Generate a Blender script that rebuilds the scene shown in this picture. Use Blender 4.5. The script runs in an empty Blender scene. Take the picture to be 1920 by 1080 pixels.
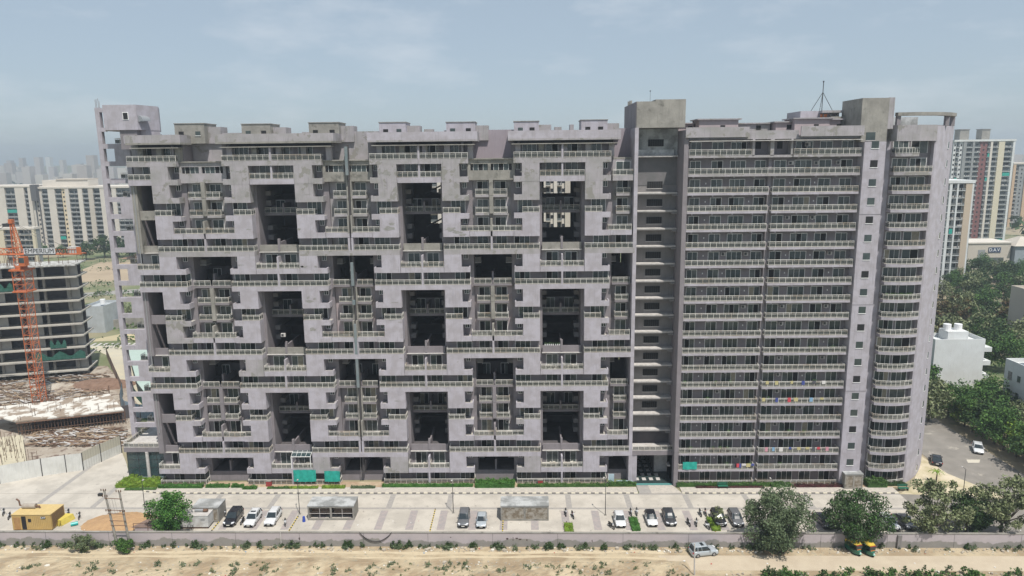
import bpy, math, random
from mathutils import Vector, Matrix
random.seed(7)
R = math.radians
scene = bpy.context.scene
col = scene.collection

# ------------------------------------------------------------------ camera
F_PX, TH, RO, YA, CAM_Z = 1338.3, 0.18317, -0.011368, 0.015457, 59.34
fw = Vector((-math.sin(YA) * math.cos(TH), math.cos(YA) * math.cos(TH), -math.sin(TH)))
rt0 = Vector((math.cos(YA), math.sin(YA), 0)); up0 = rt0.cross(fw)
rt = math.cos(RO) * rt0 + math.sin(RO) * up0
up = -math.sin(RO) * rt0 + math.cos(RO) * up0
cam = bpy.data.cameras.new('camera'); cam_o = bpy.data.objects.new('camera', cam); col.objects.link(cam_o)
cam.sensor_width = 36; cam.lens = 36 * F_PX / 1920; cam.clip_end = 12000; cam.clip_start = 1
m = Matrix((rt, up, -fw)).transposed().to_4x4(); m.translation = Vector((0, 0, CAM_Z)); cam_o.matrix_world = m
scene.camera = cam_o

# ------------------------------------------------------------------ sky and sun
SUN = Vector((0.43, -0.80, 1.72)).normalized()
el = math.asin(SUN.z); az = math.atan2(SUN.x, SUN.y)
w = bpy.data.worlds.new('World'); scene.world = w; w.use_nodes = True
nt = w.node_tree; nt.nodes.clear()
N = nt.nodes.new; K = nt.links.new
sky = N('ShaderNodeTexSky'); sky.sky_type = 'NISHITA'; sky.sun_disc = False
sky.sun_elevation = el; sky.sun_rotation = az; sky.dust_density = 0.55; sky.air_density = 1.0; sky.ozone_density = 3.0; sky.altitude = 50
bg = N('ShaderNodeBackground'); bg.inputs['Strength'].default_value = 0.092
tc = N('ShaderNodeTexCoord'); mp = N('ShaderNodeMapping'); mp.inputs['Scale'].default_value = (1, 1, 3.2)
nz = N('ShaderNodeTexNoise'); nz.inputs['Scale'].default_value = 5.5; nz.inputs['Detail'].default_value = 9; nz.inputs['Roughness'].default_value = 0.62
rp = N('ShaderNodeValToRGB'); rp.color_ramp.elements[0].position = .50; rp.color_ramp.elements[1].position = .80
rp.color_ramp.elements[0].color = (0, 0, 0, 1); rp.color_ramp.elements[1].color = (.42, .42, .42, 1)
mx = N('ShaderNodeMix'); mx.data_type = 'RGBA'; mx.inputs[7].default_value = (7.6, 7.9, 8.3, 1)
K(tc.outputs['Generated'], mp.inputs[0]); K(mp.outputs[0], nz.inputs['Vector']); K(nz.outputs[0], rp.inputs[0]); K(rp.outputs[0], mx.inputs[0])
hs = N('ShaderNodeHueSaturation'); hs.inputs['Saturation'].default_value = .85
K(sky.outputs[0], hs.inputs['Color']); ml = N('ShaderNodeMix'); ml.data_type = 'RGBA'; ml.inputs[0].default_value = .62; ml.inputs[7].default_value = (4.25, 5.1, 5.85, 1)
K(hs.outputs[0], ml.inputs[6]); K(ml.outputs[2], mx.inputs[6]); K(mx.outputs[2], bg.inputs['Color'])
wo = N('ShaderNodeOutputWorld'); K(bg.outputs[0], wo.inputs[0])
sun = bpy.data.lights.new('sun', 'SUN'); sun.energy = 4.5; sun.angle = R(.8); sun.color = (1, .95, .88)
sun_o = bpy.data.objects.new('sun', sun); col.objects.link(sun_o)
sun_o.rotation_euler = SUN.to_track_quat('Z', 'Y').to_euler(); sun_o.location = (0, 0, 200)
scene.view_settings.view_transform = 'Standard'; scene.view_settings.look = 'None'
scene.view_settings.exposure = 0.26; scene.view_settings.gamma = 1; scene.view_settings.use_curve_mapping = False
scene.cycles.max_bounces = 6; scene.cycles.transparent_max_bounces = 24; scene.cycles.volume_bounces = 0

def ray(px, py):
    return fw + rt * ((px - 960) / F_PX) - up * ((py - 540) / F_PX)
def G(px, py, z=0.0):                       # ground point seen at that pixel of the 1920 x 1080 photograph
    v = ray(px, py); t = (z - CAM_Z) / v.z; return (v.x * t, v.y * t)
def PL(px, py, Y):
    v = ray(px, py); t = Y / v.y; return (v.x * t, CAM_Z + v.z * t)

# ------------------------------------------------------------------ materials
MAT = {}
def mat(name, c, rough=.85, c2=None, scale=1.0, lo=.35, hi=.65, c3=None, s3=.3, lo3=.6, hi3=.66, streak=False, metal=0, spec=None, coat=0, bump=0, bscale=None, alpha=1, detail=6, obj=False):
    if name in MAT: return MAT[name]
    m = bpy.data.materials.new(name); m.use_nodes = True; t = m.node_tree; b = t.nodes['Principled BSDF']
    b.inputs['Base Color'].default_value = (*c, 1); b.inputs['Roughness'].default_value = rough; b.inputs['Metallic'].default_value = metal
    if spec is not None: b.inputs['Specular IOR Level'].default_value = spec
    if coat: b.inputs['Coat Weight'].default_value = coat
    n, k = t.nodes.new, t.links.new
    pos = n('ShaderNodeTexCoord').outputs['Object'] if obj else n('ShaderNodeNewGeometry').outputs['Position']
    out = None
    def noise(sc, stretch=None, det=detail):
        q = n('ShaderNodeTexNoise'); q.inputs['Scale'].default_value = sc; q.inputs['Detail'].default_value = det; q.inputs['Roughness'].default_value = .6
        if stretch:
            mm = n('ShaderNodeMapping'); mm.inputs['Scale'].default_value = stretch; k(pos, mm.inputs[0]); k(mm.outputs[0], q.inputs['Vector'])
        else: k(pos, q.inputs['Vector'])
        return q.outputs[0]
    def ramp(src, a, z):
        r = n('ShaderNodeMapRange'); r.inputs[1].default_value = a; r.inputs[2].default_value = z; k(src, r.inputs[0]); return r.outputs[0]
    def mix(f, a, bb):
        x = n('ShaderNodeMix'); x.data_type = 'RGBA'; k(f, x.inputs[0])
        for s, i in ((a, 6), (bb, 7)):
            if isinstance(s, tuple): x.inputs[i].default_value = (*s, 1)
            else: k(s, x.inputs[i])
        return x.outputs[2]
    if c2: out = mix(ramp(noise(scale), lo, hi), c, c2)
    if c3: out = mix(ramp(noise(s3), lo3, hi3), out if out else c, c3)
    if streak:
        f = ramp(noise(1.0, (4.2, 4.2, .30)), .55, .66)
        mmx = n('ShaderNodeMath'); mmx.operation = 'MULTIPLY'; mmx.inputs[1].default_value = streak if isinstance(streak, float) else .45; k(f, mmx.inputs[0])
        out = mix(mmx.outputs[0], out if out else c, tuple(v * .62 for v in c))
    if out: k(out, b.inputs['Base Color'])
    if bump:
        bp = n('ShaderNodeBump'); bp.inputs['Strength'].default_value = bump; bp.inputs['Distance'].default_value = .1
        k(noise(bscale or scale * 4), bp.inputs['Height']); k(bp.outputs[0], b.inputs['Normal'])
    if alpha < 1: b.inputs['Alpha'].default_value = alpha
    MAT[name] = m; return m

LAV = (.40, .378, .418)
M_lav = mat('lavender_plaster', LAV, c2=(.335, .312, .335), scale=.7, lo=.4, hi=.6, c3=(.27, .26, .245), s3=.8, lo3=.70, hi3=.712, streak=.5, bump=.15, bscale=5)
M_lavw = mat('weathered_lavender_plaster', (.355, .33, .35), c2=(.27, .26, .252), scale=.5, c3=(.235, .225, .205), s3=.55, lo3=.585, hi3=.605, streak=.7, bump=.2, bscale=5)
M_lavd = mat('shaded_lavender_plaster', (.225, .203, .216), c2=(.185, .168, .176), scale=.5, streak=.35, bump=.15, bscale=5)  # darker copy of the lavender, shade of recessed walls put into the colour
M_pink = mat('pinkish_plaster', (.39, .325, .335), c2=(.33, .285, .29), scale=.6, streak=.3)
M_void = mat('shade_darkened_interior', (.105, .095, .10), c2=(.07, .065, .068), scale=.6)  # colour darkened so the deep openings read as shade
M_conc = mat('raw_concrete', (.30, .285, .255), c2=(.20, .19, .17), scale=.5, c3=(.13, .125, .11), s3=.7, lo3=.58, hi3=.70, streak=.5, bump=.3, bscale=3)
M_concw = mat('whitewashed_concrete', (.42, .43, .43), c2=(.22, .225, .22), scale=.45, lo=.42, hi=.58, streak=.6, bump=.2)
M_concd = mat('grey_render', (.235, .22, .215), c2=(.19, .18, .175), scale=.7, streak=.5)
M_ledge = mat('pale_ledge', (.52, .50, .48), c2=(.38, .36, .34), scale=1.5)
M_rail = mat('cream_railing', (.66, .64, .59), rough=.5, c2=(.42, .35, .27), scale=.25, lo=.5, hi=.68)
M_white = mat('white_frame', (.80, .80, .78), rough=.5)
M_floor = mat('dusty_tiles', (.44, .42, .385), c2=(.30, .285, .26), scale=1.5)
M_gA = mat('dark_glass', (.028, .040, .042), rough=.12, c2=(.06, .078, .075), scale=.4, spec=.6)
M_gB = mat('curtained_glass', (.12, .135, .13), rough=.2, c2=(.05, .06, .06), scale=.9, spec=.6)
M_gD = mat('beige_curtain', (.30, .27, .20), c2=(.20, .18, .14), scale=2, rough=.5)
M_gC = mat('painted_dark_opening', (.012, .012, .013), rough=.9)  # near-black panel colour, paints the unlit interior behind an opening
M_black = mat('black', (.015, .015, .016), rough=.6)
M_dk = mat('dark_metal', (.05, .05, .052), rough=.5, metal=.3)
M_rust = mat('rusty_metal', (.16, .085, .05), c2=(.09, .06, .045), scale=3)
M_steel = mat('grey_metal', (.33, .34, .35), rough=.45, metal=.4)
M_teal = mat('teal_netting', (.01, .26, .21), rough=.8, c2=(.02, .36, .29), scale=2)
M_green = mat('dark_green_netting', (.012, .075, .05), rough=.9, c2=(.03, .11, .085), scale=1)
def glassmat():
    m = bpy.data.materials.new('railing_glass'); m.use_nodes = True; t = m.node_tree; b = t.nodes['Principled BSDF']
    b.inputs['Base Color'].default_value = (.10, .105, .095, 1); b.inputs['Roughness'].default_value = .35; b.inputs['Alpha'].default_value = .52
    return m
M_rg = glassmat()
M_tint = mat('tinted_glass', (.05, .09, .095), rough=.08, alpha=.55)

# ------------------------------------------------------------------ mesh builder
ORI = {}
class MB:
    def __init__(s): s.v = []; s.f = []; s.m = []; s.mats = []
    def mi(s, m):
        if m not in s.mats: s.mats.append(m)
        return s.mats.index(m)
    def face(s, pts, m):
        i = len(s.v); s.v += [tuple(p) for p in pts]; s.f.append(tuple(range(i, i + len(pts)))); s.m.append(s.mi(m))
    def box(s, x0, x1, y0, y1, z0, z1, m, top=None):
        i = len(s.v); k = s.mi(m); kt = s.mi(top) if top else k
        s.v += [(x0, y0, z0), (x1, y0, z0), (x1, y1, z0), (x0, y1, z0), (x0, y0, z1), (x1, y0, z1), (x1, y1, z1), (x0, y1, z1)]
        for q, kk in (((0, 3, 2, 1), k), ((4, 5, 6, 7), kt), ((0, 1, 5, 4), k), ((1, 2, 6, 5), k), ((2, 3, 7, 6), k), ((3, 0, 4, 7), k)):
            s.f.append(tuple(i + a for a in q)); s.m.append(kk)
        return s
    def prism(s, poly, z0, z1, m, top=None):
        i = len(s.v); n = len(poly); k = s.mi(m); kt = s.mi(top) if top else k
        s.v += [(x, y, z0) for x, y in poly] + [(x, y, z1) for x, y in poly]
        s.f.append(tuple(i + a for a in reversed(range(n)))); s.m.append(k)
        s.f.append(tuple(i + n + a for a in range(n))); s.m.append(kt)
        for a in range(n):
            b = (a + 1) % n; s.f.append((i + a, i + b, i + n + b, i + n + a)); s.m.append(k)
        return s
    def loft(s, rings, m, cap=True):
        i = len(s.v); n = len(rings[0]); k = s.mi(m)
        for r in rings: s.v += [tuple(p) for p in r]
        for a in range(len(rings) - 1):
            for b in range(n):
                c = (b + 1) % n; s.f.append((i + a * n + b, i + a * n + c, i + (a + 1) * n + c, i + (a + 1) * n + b)); s.m.append(k)
        if cap:
            s.f.append(tuple(i + b for b in reversed(range(n)))); s.m.append(k)
            s.f.append(tuple(i + (len(rings) - 1) * n + b for b in range(n))); s.m.append(k)
        return s
    def tube(s, pts, r, m, n=6, r2=None):
        pts = [Vector(p) for p in pts]; rings = []
        for a, p in enumerate(pts):
            d = (pts[min(a + 1, len(pts) - 1)] - pts[max(a - 1, 0)]).normalized()
            u = d.orthogonal().normalized() if abs(d.z) > .99 else Vector((0, 0, 1)).cross(d).normalized()
            v = d.cross(u); rr = r if r2 is None else r + (r2 - r) * a / (len(pts) - 1)
            rings.append([p + (u * math.cos(q * 2 * math.pi / n) + v * math.sin(q * 2 * math.pi / n)) * rr for q in range(n)])
        return s.loft(rings, m)
    def bar(s, a, b, r, m): return s.tube([a, b], r, m, n=4)
    def add(s, o, off=(0, 0, 0)):
        i = len(s.v); s.v += [(x + off[0], y + off[1], z + off[2]) for x, y, z in o.v]
        for f, k in zip(o.f, o.m): s.f.append(tuple(a + i for a in f)); s.m.append(s.mi(o.mats[k]))
        return s
    def area(s):
        if not s.v: return 0
        xs = [p[0] for p in s.v]; zs = [p[2] for p in s.v]; return (max(xs) - min(xs)) * (max(zs) - min(zs))
    def mesh(s, name, o=(0, 0, 0), smooth=False):
        me = bpy.data.meshes.new(name); me.from_pydata([(x - o[0], y - o[1], z - o[2]) for x, y, z in s.v], [], s.f)
        for k in s.mats: me.materials.append(k)
        me.polygons.foreach_set('material_index', s.m)
        if smooth: me.polygons.foreach_set('use_smooth', [True] * len(s.f))
        me.update(); return me
    def build(s, name, parent=None, kind=None, origin=None, smooth=False, label=None):
        if not s.v: return None
        xs, ys, zs = zip(*s.v)
        o = origin or ((min(xs) + max(xs)) / 2, (min(ys) + max(ys)) / 2, min(zs))
        ob = bpy.data.objects.new(name, s.mesh(name, o, smooth)); col.objects.link(ob)
        po = ORI.get(parent.name, (0, 0, 0)) if parent else (0, 0, 0)
        ob.location = (o[0] - po[0], o[1] - po[1], o[2] - po[2]); ob.parent = parent; ORI[ob.name] = o
        if kind: ob['kind'] = kind
        if label: ob['label'] = label
        return ob
def tag(o, label, cat, group=None, kind=None):
    o['label'] = label; o['category'] = cat
    if group: o['group'] = group
    if kind: o['kind'] = kind
    return o
def empty(name, loc, label, cat, group=None):
    o = bpy.data.objects.new(name, None); col.objects.link(o); o.location = loc; o.empty_display_size = .5; ORI[o.name] = tuple(loc)
    return tag(o, label, cat, group)
def copy_tree(o, loc=None, rz=None, sc=None, parent=None, label=None, group=None):
    c = o.copy(); col.objects.link(c)
    if parent: c.parent = parent
    if loc is not None: c.location = loc
    if rz is not None: c.rotation_euler = (0, 0, rz)
    if sc is not None: c.scale = sc if isinstance(sc, tuple) else (sc, sc, sc)
    if label: c['label'] = label
    if group: c['group'] = group
    for ch in KIDS.get(o.name, []): copy_tree(ch, parent=c)
    return c
KIDS = {}
def reg(root):                                # remember children before copying
    for ch in root.children: KIDS.setdefault(root.name, []).append(ch); reg(ch)
    return root
def struct(mb, name): return mb.build(name, kind='structure')
def grid_parts(parent, name, mb, spots, cap=100):      # repeats of one part: single objects, the surplus as one
    me = mb.mesh(name); po = ORI[parent.name]
    for p in spots[:cap]:
        o = bpy.data.objects.new(name, me); col.objects.link(o); o.parent = parent; o.location = (p[0] - po[0], p[1] - po[1], p[2] - po[2])
        if len(p) > 3: o.rotation_euler = (0, 0, p[3])
    if len(spots) > cap:
        r = MB()
        for p in spots[cap:]:
            q = MB(); q.v = list(mb.v); q.f = mb.f; q.m = mb.m; q.mats = mb.mats
            if len(p) > 3:
                c, s_ = math.cos(p[3]), math.sin(p[3]); q.v = [(x * c - y * s_, x * s_ + y * c, z) for x, y, z in q.v]
            r.add(q, p[:3])
        r.build(name, parent, kind='stuff')

# ================================================================== GROUND
M_ground = mat('far_ground', (.30, .25, .17), c2=(.14, .16, .075), scale=.012, lo=.42, hi=.56, c3=(.09, .12, .05), s3=.05, lo3=.52, hi3=.6, detail=8)
M_sand = mat('sandy_dirt', (.43, .355, .24), c2=(.29, .22, .14), scale=.22, lo=.42, hi=.58, c3=(.27, .25, .19), s3=1.6, lo3=.56, hi3=.66, bump=.8, bscale=2.2, detail=9)
M_brown = mat('brown_soil', (.36, .25, .15), c2=(.25, .17, .11), scale=.6, bump=.6, bscale=2)
M_pave = mat('paver_road', (.47, .435, .38), c2=(.385, .355, .31), scale=.22, lo=.42, hi=.58, c3=(.28, .26, .23), s3=1.1, lo3=.61, hi3=.70, bump=.15, bscale=12)
M_pgrey = mat('grey_pavers', (.27, .255, .24), c2=(.33, .31, .285), scale=2)
M_pwalk = mat('walkway_pavers', (.46, .42, .365), c2=(.39, .36, .32), scale=2.2, lo=.45, hi=.55)
M_asph = mat('worn_asphalt', (.185, .17, .15), c2=(.235, .215, .19), scale=.35, c3=(.36, .33, .28), s3=.25, lo3=.60, hi3=.68)
def kerbmat():
    m = bpy.data.materials.new('kerb_paint'); m.use_nodes = True; t = m.node_tree; b = t.nodes['Principled BSDF']; n, k = t.nodes.new, t.links.new
    g = n('ShaderNodeNewGeometry'); s = n('ShaderNodeSeparateXYZ'); k(g.outputs['Position'], s.inputs[0])
    a = n('ShaderNodeMath'); a.operation = 'MULTIPLY'; a.inputs[1].default_value = .72; k(s.outputs[0], a.inputs[0])
    f = n('ShaderNodeMath'); f.operation = 'FRACT'; k(a.outputs[0], f.inputs[0])
    c = n('ShaderNodeMath'); c.operation = 'GREATER_THAN'; c.inputs[1].default_value = .5; k(f.outputs[0], c.inputs[0])
    x = n('ShaderNodeMix'); x.data_type = 'RGBA'; k(c.outputs[0], x.inputs[0]); x.inputs[6].default_value = (.62, .57, .44, 1); x.inputs[7].default_value = (.10, .095, .085, 1)
    k(x.outputs[2], b.inputs['Base Color']); b.inputs['Roughness'].default_value = .8; return m
M_kerb = kerbmat()

b = MB(); b.face([(-6000, -50, -.02), (6000, -50, -.02), (6000, 9000, -.02), (-6000, 9000, -.02)], M_ground); struct(b, 'ground')
def sk(x, y0): return y0 - .0088 * x                      # the street runs very slightly askew to the camera
def strip(mb, x0, x1, ya, yb, z0, z1, m):
    mb.prism([(x0, sk(x0, ya)), (x1, sk(x1, ya)), (x1, sk(x1, yb)), (x0, sk(x0, yb))], z0, z1, m)
# rough dirt in front of the wall
def hsh(x, y): return math.sin(x * .9 + y * 1.7) * .4 + math.sin(x * .37 - y * .8 + 1.3) * .6 + math.sin(x * 2.3 + y * .5) * .2
g = MB(); nx, ny = 420, 62; x0g, x1g, y0g, y1g = -105, 105, 76.0, 101.2
kk = g.mi(M_sand)
for j in range(ny + 1):
    for i in range(nx + 1):
        x = x0g + (x1g - x0g) * i / nx; y = y0g + (y1g - y0g) * j / ny
        z = .03
        rough = max(0, min(1, (97.2 - y + .8 * math.sin(x * .15)) / 2.0)) if x < 24 else max(0, min(1, (93.8 - y) / 2))
        z += rough * (.22 + .16 * hsh(x, y) + random.random() * .16 + .5 * max(0, math.sin(x * .11 + 2) * math.sin(y * .5)) * .5)
        g.v.append((x, y + .0088 * -x, max(z, .012)))
for j in range(ny):
    for i in range(nx):
        a = j * (nx + 1) + i; g.f.append((a, a + 1, a + nx + 2, a + nx + 1)); g.m.append(kk)
struct(g, 'dirt_ground')
b = MB(); strip(b, 20, 110, 94.7, 98.6, .036, .044, mat('packed_track', (.47, .40, .30), c2=(.42, .35, .26), scale=.5)); struct(b, 'dirt_track')
b = MB(); k_ = b.mi(mat('dusty_rut', (.50, .42, .29), c2=(.44, .36, .24), scale=.8, bump=.3))
for (yc, wd, ph) in ((99.3, .75, 0), (97.9, .55, 1.3)):
    i0 = len(b.v)
    for q in range(221):
        x = -100 + q * .55; yy = yc - .009 * x + .25 * math.sin(x * .12 + ph) + .12 * math.sin(x * .5); w_ = wd * (1 + .25 * math.sin(x * .7 + ph)); b.v += [(x, yy - w_ / 2, .052), (x, yy + w_ / 2, .052)]
    for q in range(220): b.f.append((i0 + 2 * q, i0 + 2 * q + 2, i0 + 2 * q + 3, i0 + 2 * q + 1)); b.m.append(k_)
struct(b, 'dirt_track')
# street
b = MB(); strip(b, -140, 66, 101.3, 118.6, -.01, .03, M_pave)
b.prism([(-140, 119.9), (-66.5, 119.25), (-69, 121.5), (-72.5, 122), (-79, 132), (-84, 139), (-140, 139)], -.01, .03, M_pave)
b.prism([(66, sk(66, 101.3)), (110, 98), (110, 112), (84, 113), (78, 117), (66, sk(66, 118.6))], -.01, .031, M_asph); struct(b, 'road')
b = MB(); strip(b, -120, 66, 112.85, 113.45, .034, .036, M_pgrey); strip(b, -66, 66, 118.15, 118.55, .034, .036, M_pgrey)
for i in range(15):
    x = -86 + 10.35 * i
    if x < 62: strip(b, x, x + .95, 113.45, 118.15 if x > -68 else 130, .034, .037, M_pgrey)
for i in range(44):
    x = -50 + 2.55 * i
    if x < 58 and i % 2 == 0: strip(b, x, x + 1.25, 106, 112.4, .034, .036, mat('bay_pavers', (.27, .255, .25), c2=(.35, .30, .285), scale=1.5))
struct(b, 'paving_bands')
b = MB(); strip(b, -66, 20.2, 118.75, 120.9, 0, .14, M_pwalk); strip(b, 28, 66, 118.75, 120.9, 0, .14, M_pwalk)
b.prism([(-66.02, 119.4), (-66.02, 121.4), (-69.8, 123.6), (-71.2, 126), (-72.6, 126), (-71.5, 122.3), (-69, 120)], 0, .14, M_pwalk); struct(b, 'pavement')
b = MB()
for (a, c) in ((-66, 20.2), (28, 66)): strip(b, a, c, 118.57, 118.75, 0, .17, M_kerb)
for (p, q) in (((-66, 119.15), (-69, 119.85)), ((-69, 119.85), (-71.7, 122.2)), ((-71.7, 122.2), (-72.9, 126))):
    b.prism([p, q, (q[0] + .14, q[1] + .14), (p[0] + .14, p[1] + .14)], 0, .17, M_kerb)
struct(b, 'kerb')
b = MB(); b.prism([(20.4, 118.4), (22.6, 118.4), (22.4, 122.3), (20.3, 122.3)], .03, .10, M_pgrey)
b.prism([(22.6, 118.4), (28, 118.4), (26.6, 122.3), (22.4, 122.3)], .03, .104, M_pwalk); struct(b, 'entrance_path')
b = MB(); strip(b, -70, 20.2, 120.92, 123.2, .02, .12, mat('bed_soil', (.30, .20, .13), c2=(.44, .36, .25), scale=.5)); strip(b, 28, 69, 120.92, 123.2, .02, .12, MAT['bed_soil'])
struct(b, 'planting_bed')
b = MB(); b.prism([(66, 117.8), (78, 116.9), (84.5, 114.5), (79, 126), (78.5, 134), (70, 121)], .02, .06, mat('bright_dirt', (.55, .48, .36), c2=(.38, .33, .2), scale=.4)); struct(b, 'dirt_verge')
b = MB(); b.prism([(79, 113), (93.0, 112), (92.6, 150), (94, 175), (97, 195), (88, 195), (80.5, 160), (79, 130)], .0, .034, M_asph)
b.prism([G(1812, 862) , G(1838, 862), G(1836, 868), G(1815, 868)], .036, .04, mat('pale_dust', (.5, .46, .38))); struct(b, 'side_road')  # small paler patch laid on the asphalt

def leaf(b, p, s, mi, r, up_=.35):
    a = r.uniform(0, 6.283); zc = r.uniform(-1, 1); q = math.sqrt(1 - zc * zc); n = Vector((q * math.cos(a), q * math.sin(a), zc * .8 + up_)).normalized()
    u = n.orthogonal().normalized(); ang = r.uniform(0, 6.283); v = n.cross(u); u2 = (u * math.cos(ang) + v * math.sin(ang)) * s; v2 = n.cross(u2.normalized()) * s * r.uniform(.45, .75)
    i = len(b.v); b.v += [tuple(p - u2), tuple(p + v2), tuple(p + u2), tuple(p - v2)]; b.f.append((i, i + 1, i + 2, i + 3)); b.m.append(mi)
# ================================================================== MAIN BUILDING
YF, FH = 122.4, 3.1
BLD = empty('apartment_building', (-5, 122.4, 0), 'long weathered lavender apartment block twenty storeys high with stepped balconies and through-openings', 'apartment building')
ACC = {}
def acc(kind, mb, subs=(), label=None): ACC.setdefault(kind, []).append((mb, subs, label))
def flush():
    for kind, L in ACC.items():
        L.sort(key=lambda t: -t[0].area())
        for mb, subs, lab in L[:100]:
            o = mb.build(kind, BLD, label=lab)
            for sn, sm in subs: sm.build(sn, o)
        if len(L) > 100:
            r = MB(); sr = {}
            for mb, subs, lab in L[100:]:
                r.add(mb)
                for sn, sm in subs: sr.setdefault(sn, MB()).add(sm)
            o = r.build(kind, BLD, kind='stuff')
            for sn, sm in sr.items(): sm.build(sn, o, kind='stuff')

def rail_line(mb, p, q, z, h=1.0, step=1.0, glass=True):
    p = Vector((*p, 0)); q = Vector((*q, 0)); d = q - p; L = d.length
    if L < .1: return
    u = d / L; nrm = Vector((-u.y, u.x, 0))
    def seg(a, c, t, z0, z1, m):
        A = p + u * a; C = p + u * c; o = nrm * t
        mb.prism([(A.x - o.x, A.y - o.y), (C.x - o.x, C.y - o.y), (C.x + o.x, C.y + o.y), (A.x + o.x, A.y + o.y)], z0, z1, m)
    seg(0, L, .035, z + h - .07, z + h, M_rail); seg(0, L, .02, z + h - .27, z + h - .235, M_rail); seg(0, L, .02, z + .08, z + .12, M_rail)
    n = max(1, round(L / step))
    for i in range(n + 1):
        a = L * i / n; seg(max(0, a - .026), min(L, a + .026), .026, z, z + h - .07, M_rail)
    if glass: seg(.03, L - .03, .006, z + .13, z + h - .26, M_rg)
def railing(x0, x1, y, z, ret=1.0, left=True, right=True, h=1.0, dark=False):
    r = MB()
    if left and ret: rail_line(r, (x0, y + ret), (x0, y + .04), z, h)
    rail_line(r, (x0, y), (x1, y), z, h)
    if right and ret: rail_line(r, (x1, y + .04), (x1, y + ret), z, h)
    return r
def balcony(x0, x1, y0, y1, k, fh0=.8, fh1=.1, m=None, ret=True, left=True, right=True, inset=.0, lab=None, rx0=None, rx1=None):
    z = FH * k; m = m or M_lav
    b = MB(); b.box(x0, x1, y0, y1, z - fh0, z + fh1, m, top=M_floor)
    r = railing((rx0 if rx0 is not None else x0 + .06), (rx1 if rx1 is not None else x1 - .06), y0 + .07, z + fh1, (y1 - y0 - .15) if ret else 0, left, right)
    acc('balcony', b, [('railing', r)], lab)
rnd = random.Random(11)
def door(x0, x1, y, z, h=2.3, n=2, mode=None):
    b = MB(); t = .07; fr = M_white
    b.box(x0, x1, y - .05, y, z + h - t, z + h, fr); b.box(x0, x0 + t, y - .05, y, z, z + h - t, fr); b.box(x1 - t, x1, y - .05, y, z, z + h - t, fr)
    w_ = (x1 - x0 - 2 * t) / n; op = rnd.randrange(n) if rnd.random() < .42 else -1
    for i in range(n):
        a = x0 + t + w_ * i; mm = M_gC if i == op else (M_gB if rnd.random() < .3 else (M_gD if rnd.random() < .07 else M_gA))
        b.box(a + (0.025 if i else 0), a + w_ - .025, y - .03, y, z, z + h - t, mm)
        if i: b.box(a - .025, a + .025, y - .048, y, z, z + h - t, fr)
    acc('sliding_door', b)
def window(x0, x1, y, z0, z1, fr=True, kind='window'):
    b = MB(); t = .06
    if fr:
        b.box(x0, x1, y - .05, y, z1 - t, z1, M_white); b.box(x0, x1, y - .07, y, z0, z0 + t, M_white)
        b.box(x0, x0 + t, y - .05, y, z0 + t, z1 - t, M_white); b.box(x1 - t, x1, y - .05, y, z0 + t, z1 - t, M_white)
        mx_ = (x0 + x1) / 2; b.box(mx_ - .03, mx_ + .03, y - .045, y, z0 + t, z1 - t, M_white)
        b.box(x0 + t, mx_ - .03, y - .02, y, z0 + t, z1 - t, M_gA); b.box(mx_ + .03, x1 - t, y - .02, y, z0 + t, z1 - t, M_gC if rnd.random() < .5 else M_gA)
    else:
        b.box(x0, x1, y - .02, y, z0, z1, M_gC)
        n = max(2, int((x1 - x0) / .35))
        for i in range(1, n): b.box(x0 + (x1 - x0) * i / n - .02, x0 + (x1 - x0) * i / n + .02, y - .05, y - .02, z0, z1, M_dk)
        b.box(x0 - .08, x1 + .08, y - .1, y, z0 - .1, z0, M_ledge)
    acc(kind, b)

YB, YD, YE = 124.4, 125.0, 138.0          # flank wall, balcony wall of the B bays, rear face
ROOF = 62.0
FL = [(-63.35, -60.35, -58.8), (-49.7, -46.55, -51.05), (-38.8, -35.65, -34.0), (-24.5, -21.28, -25.85), (-13.63, -10.61, -9.1), (0.0, 2.99, -1.4), (10.73, 13.7, 15.1)]
AG = [(-67.4, -63.35), (-46.55, -38.8), (-21.28, -13.63), (2.99, 10.73)]
BG = [(-60.35, -49.7), (-35.65, -24.5), (-10.61, 0.0), (13.7, 19.3)]
def H(k): return FH * k
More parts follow.
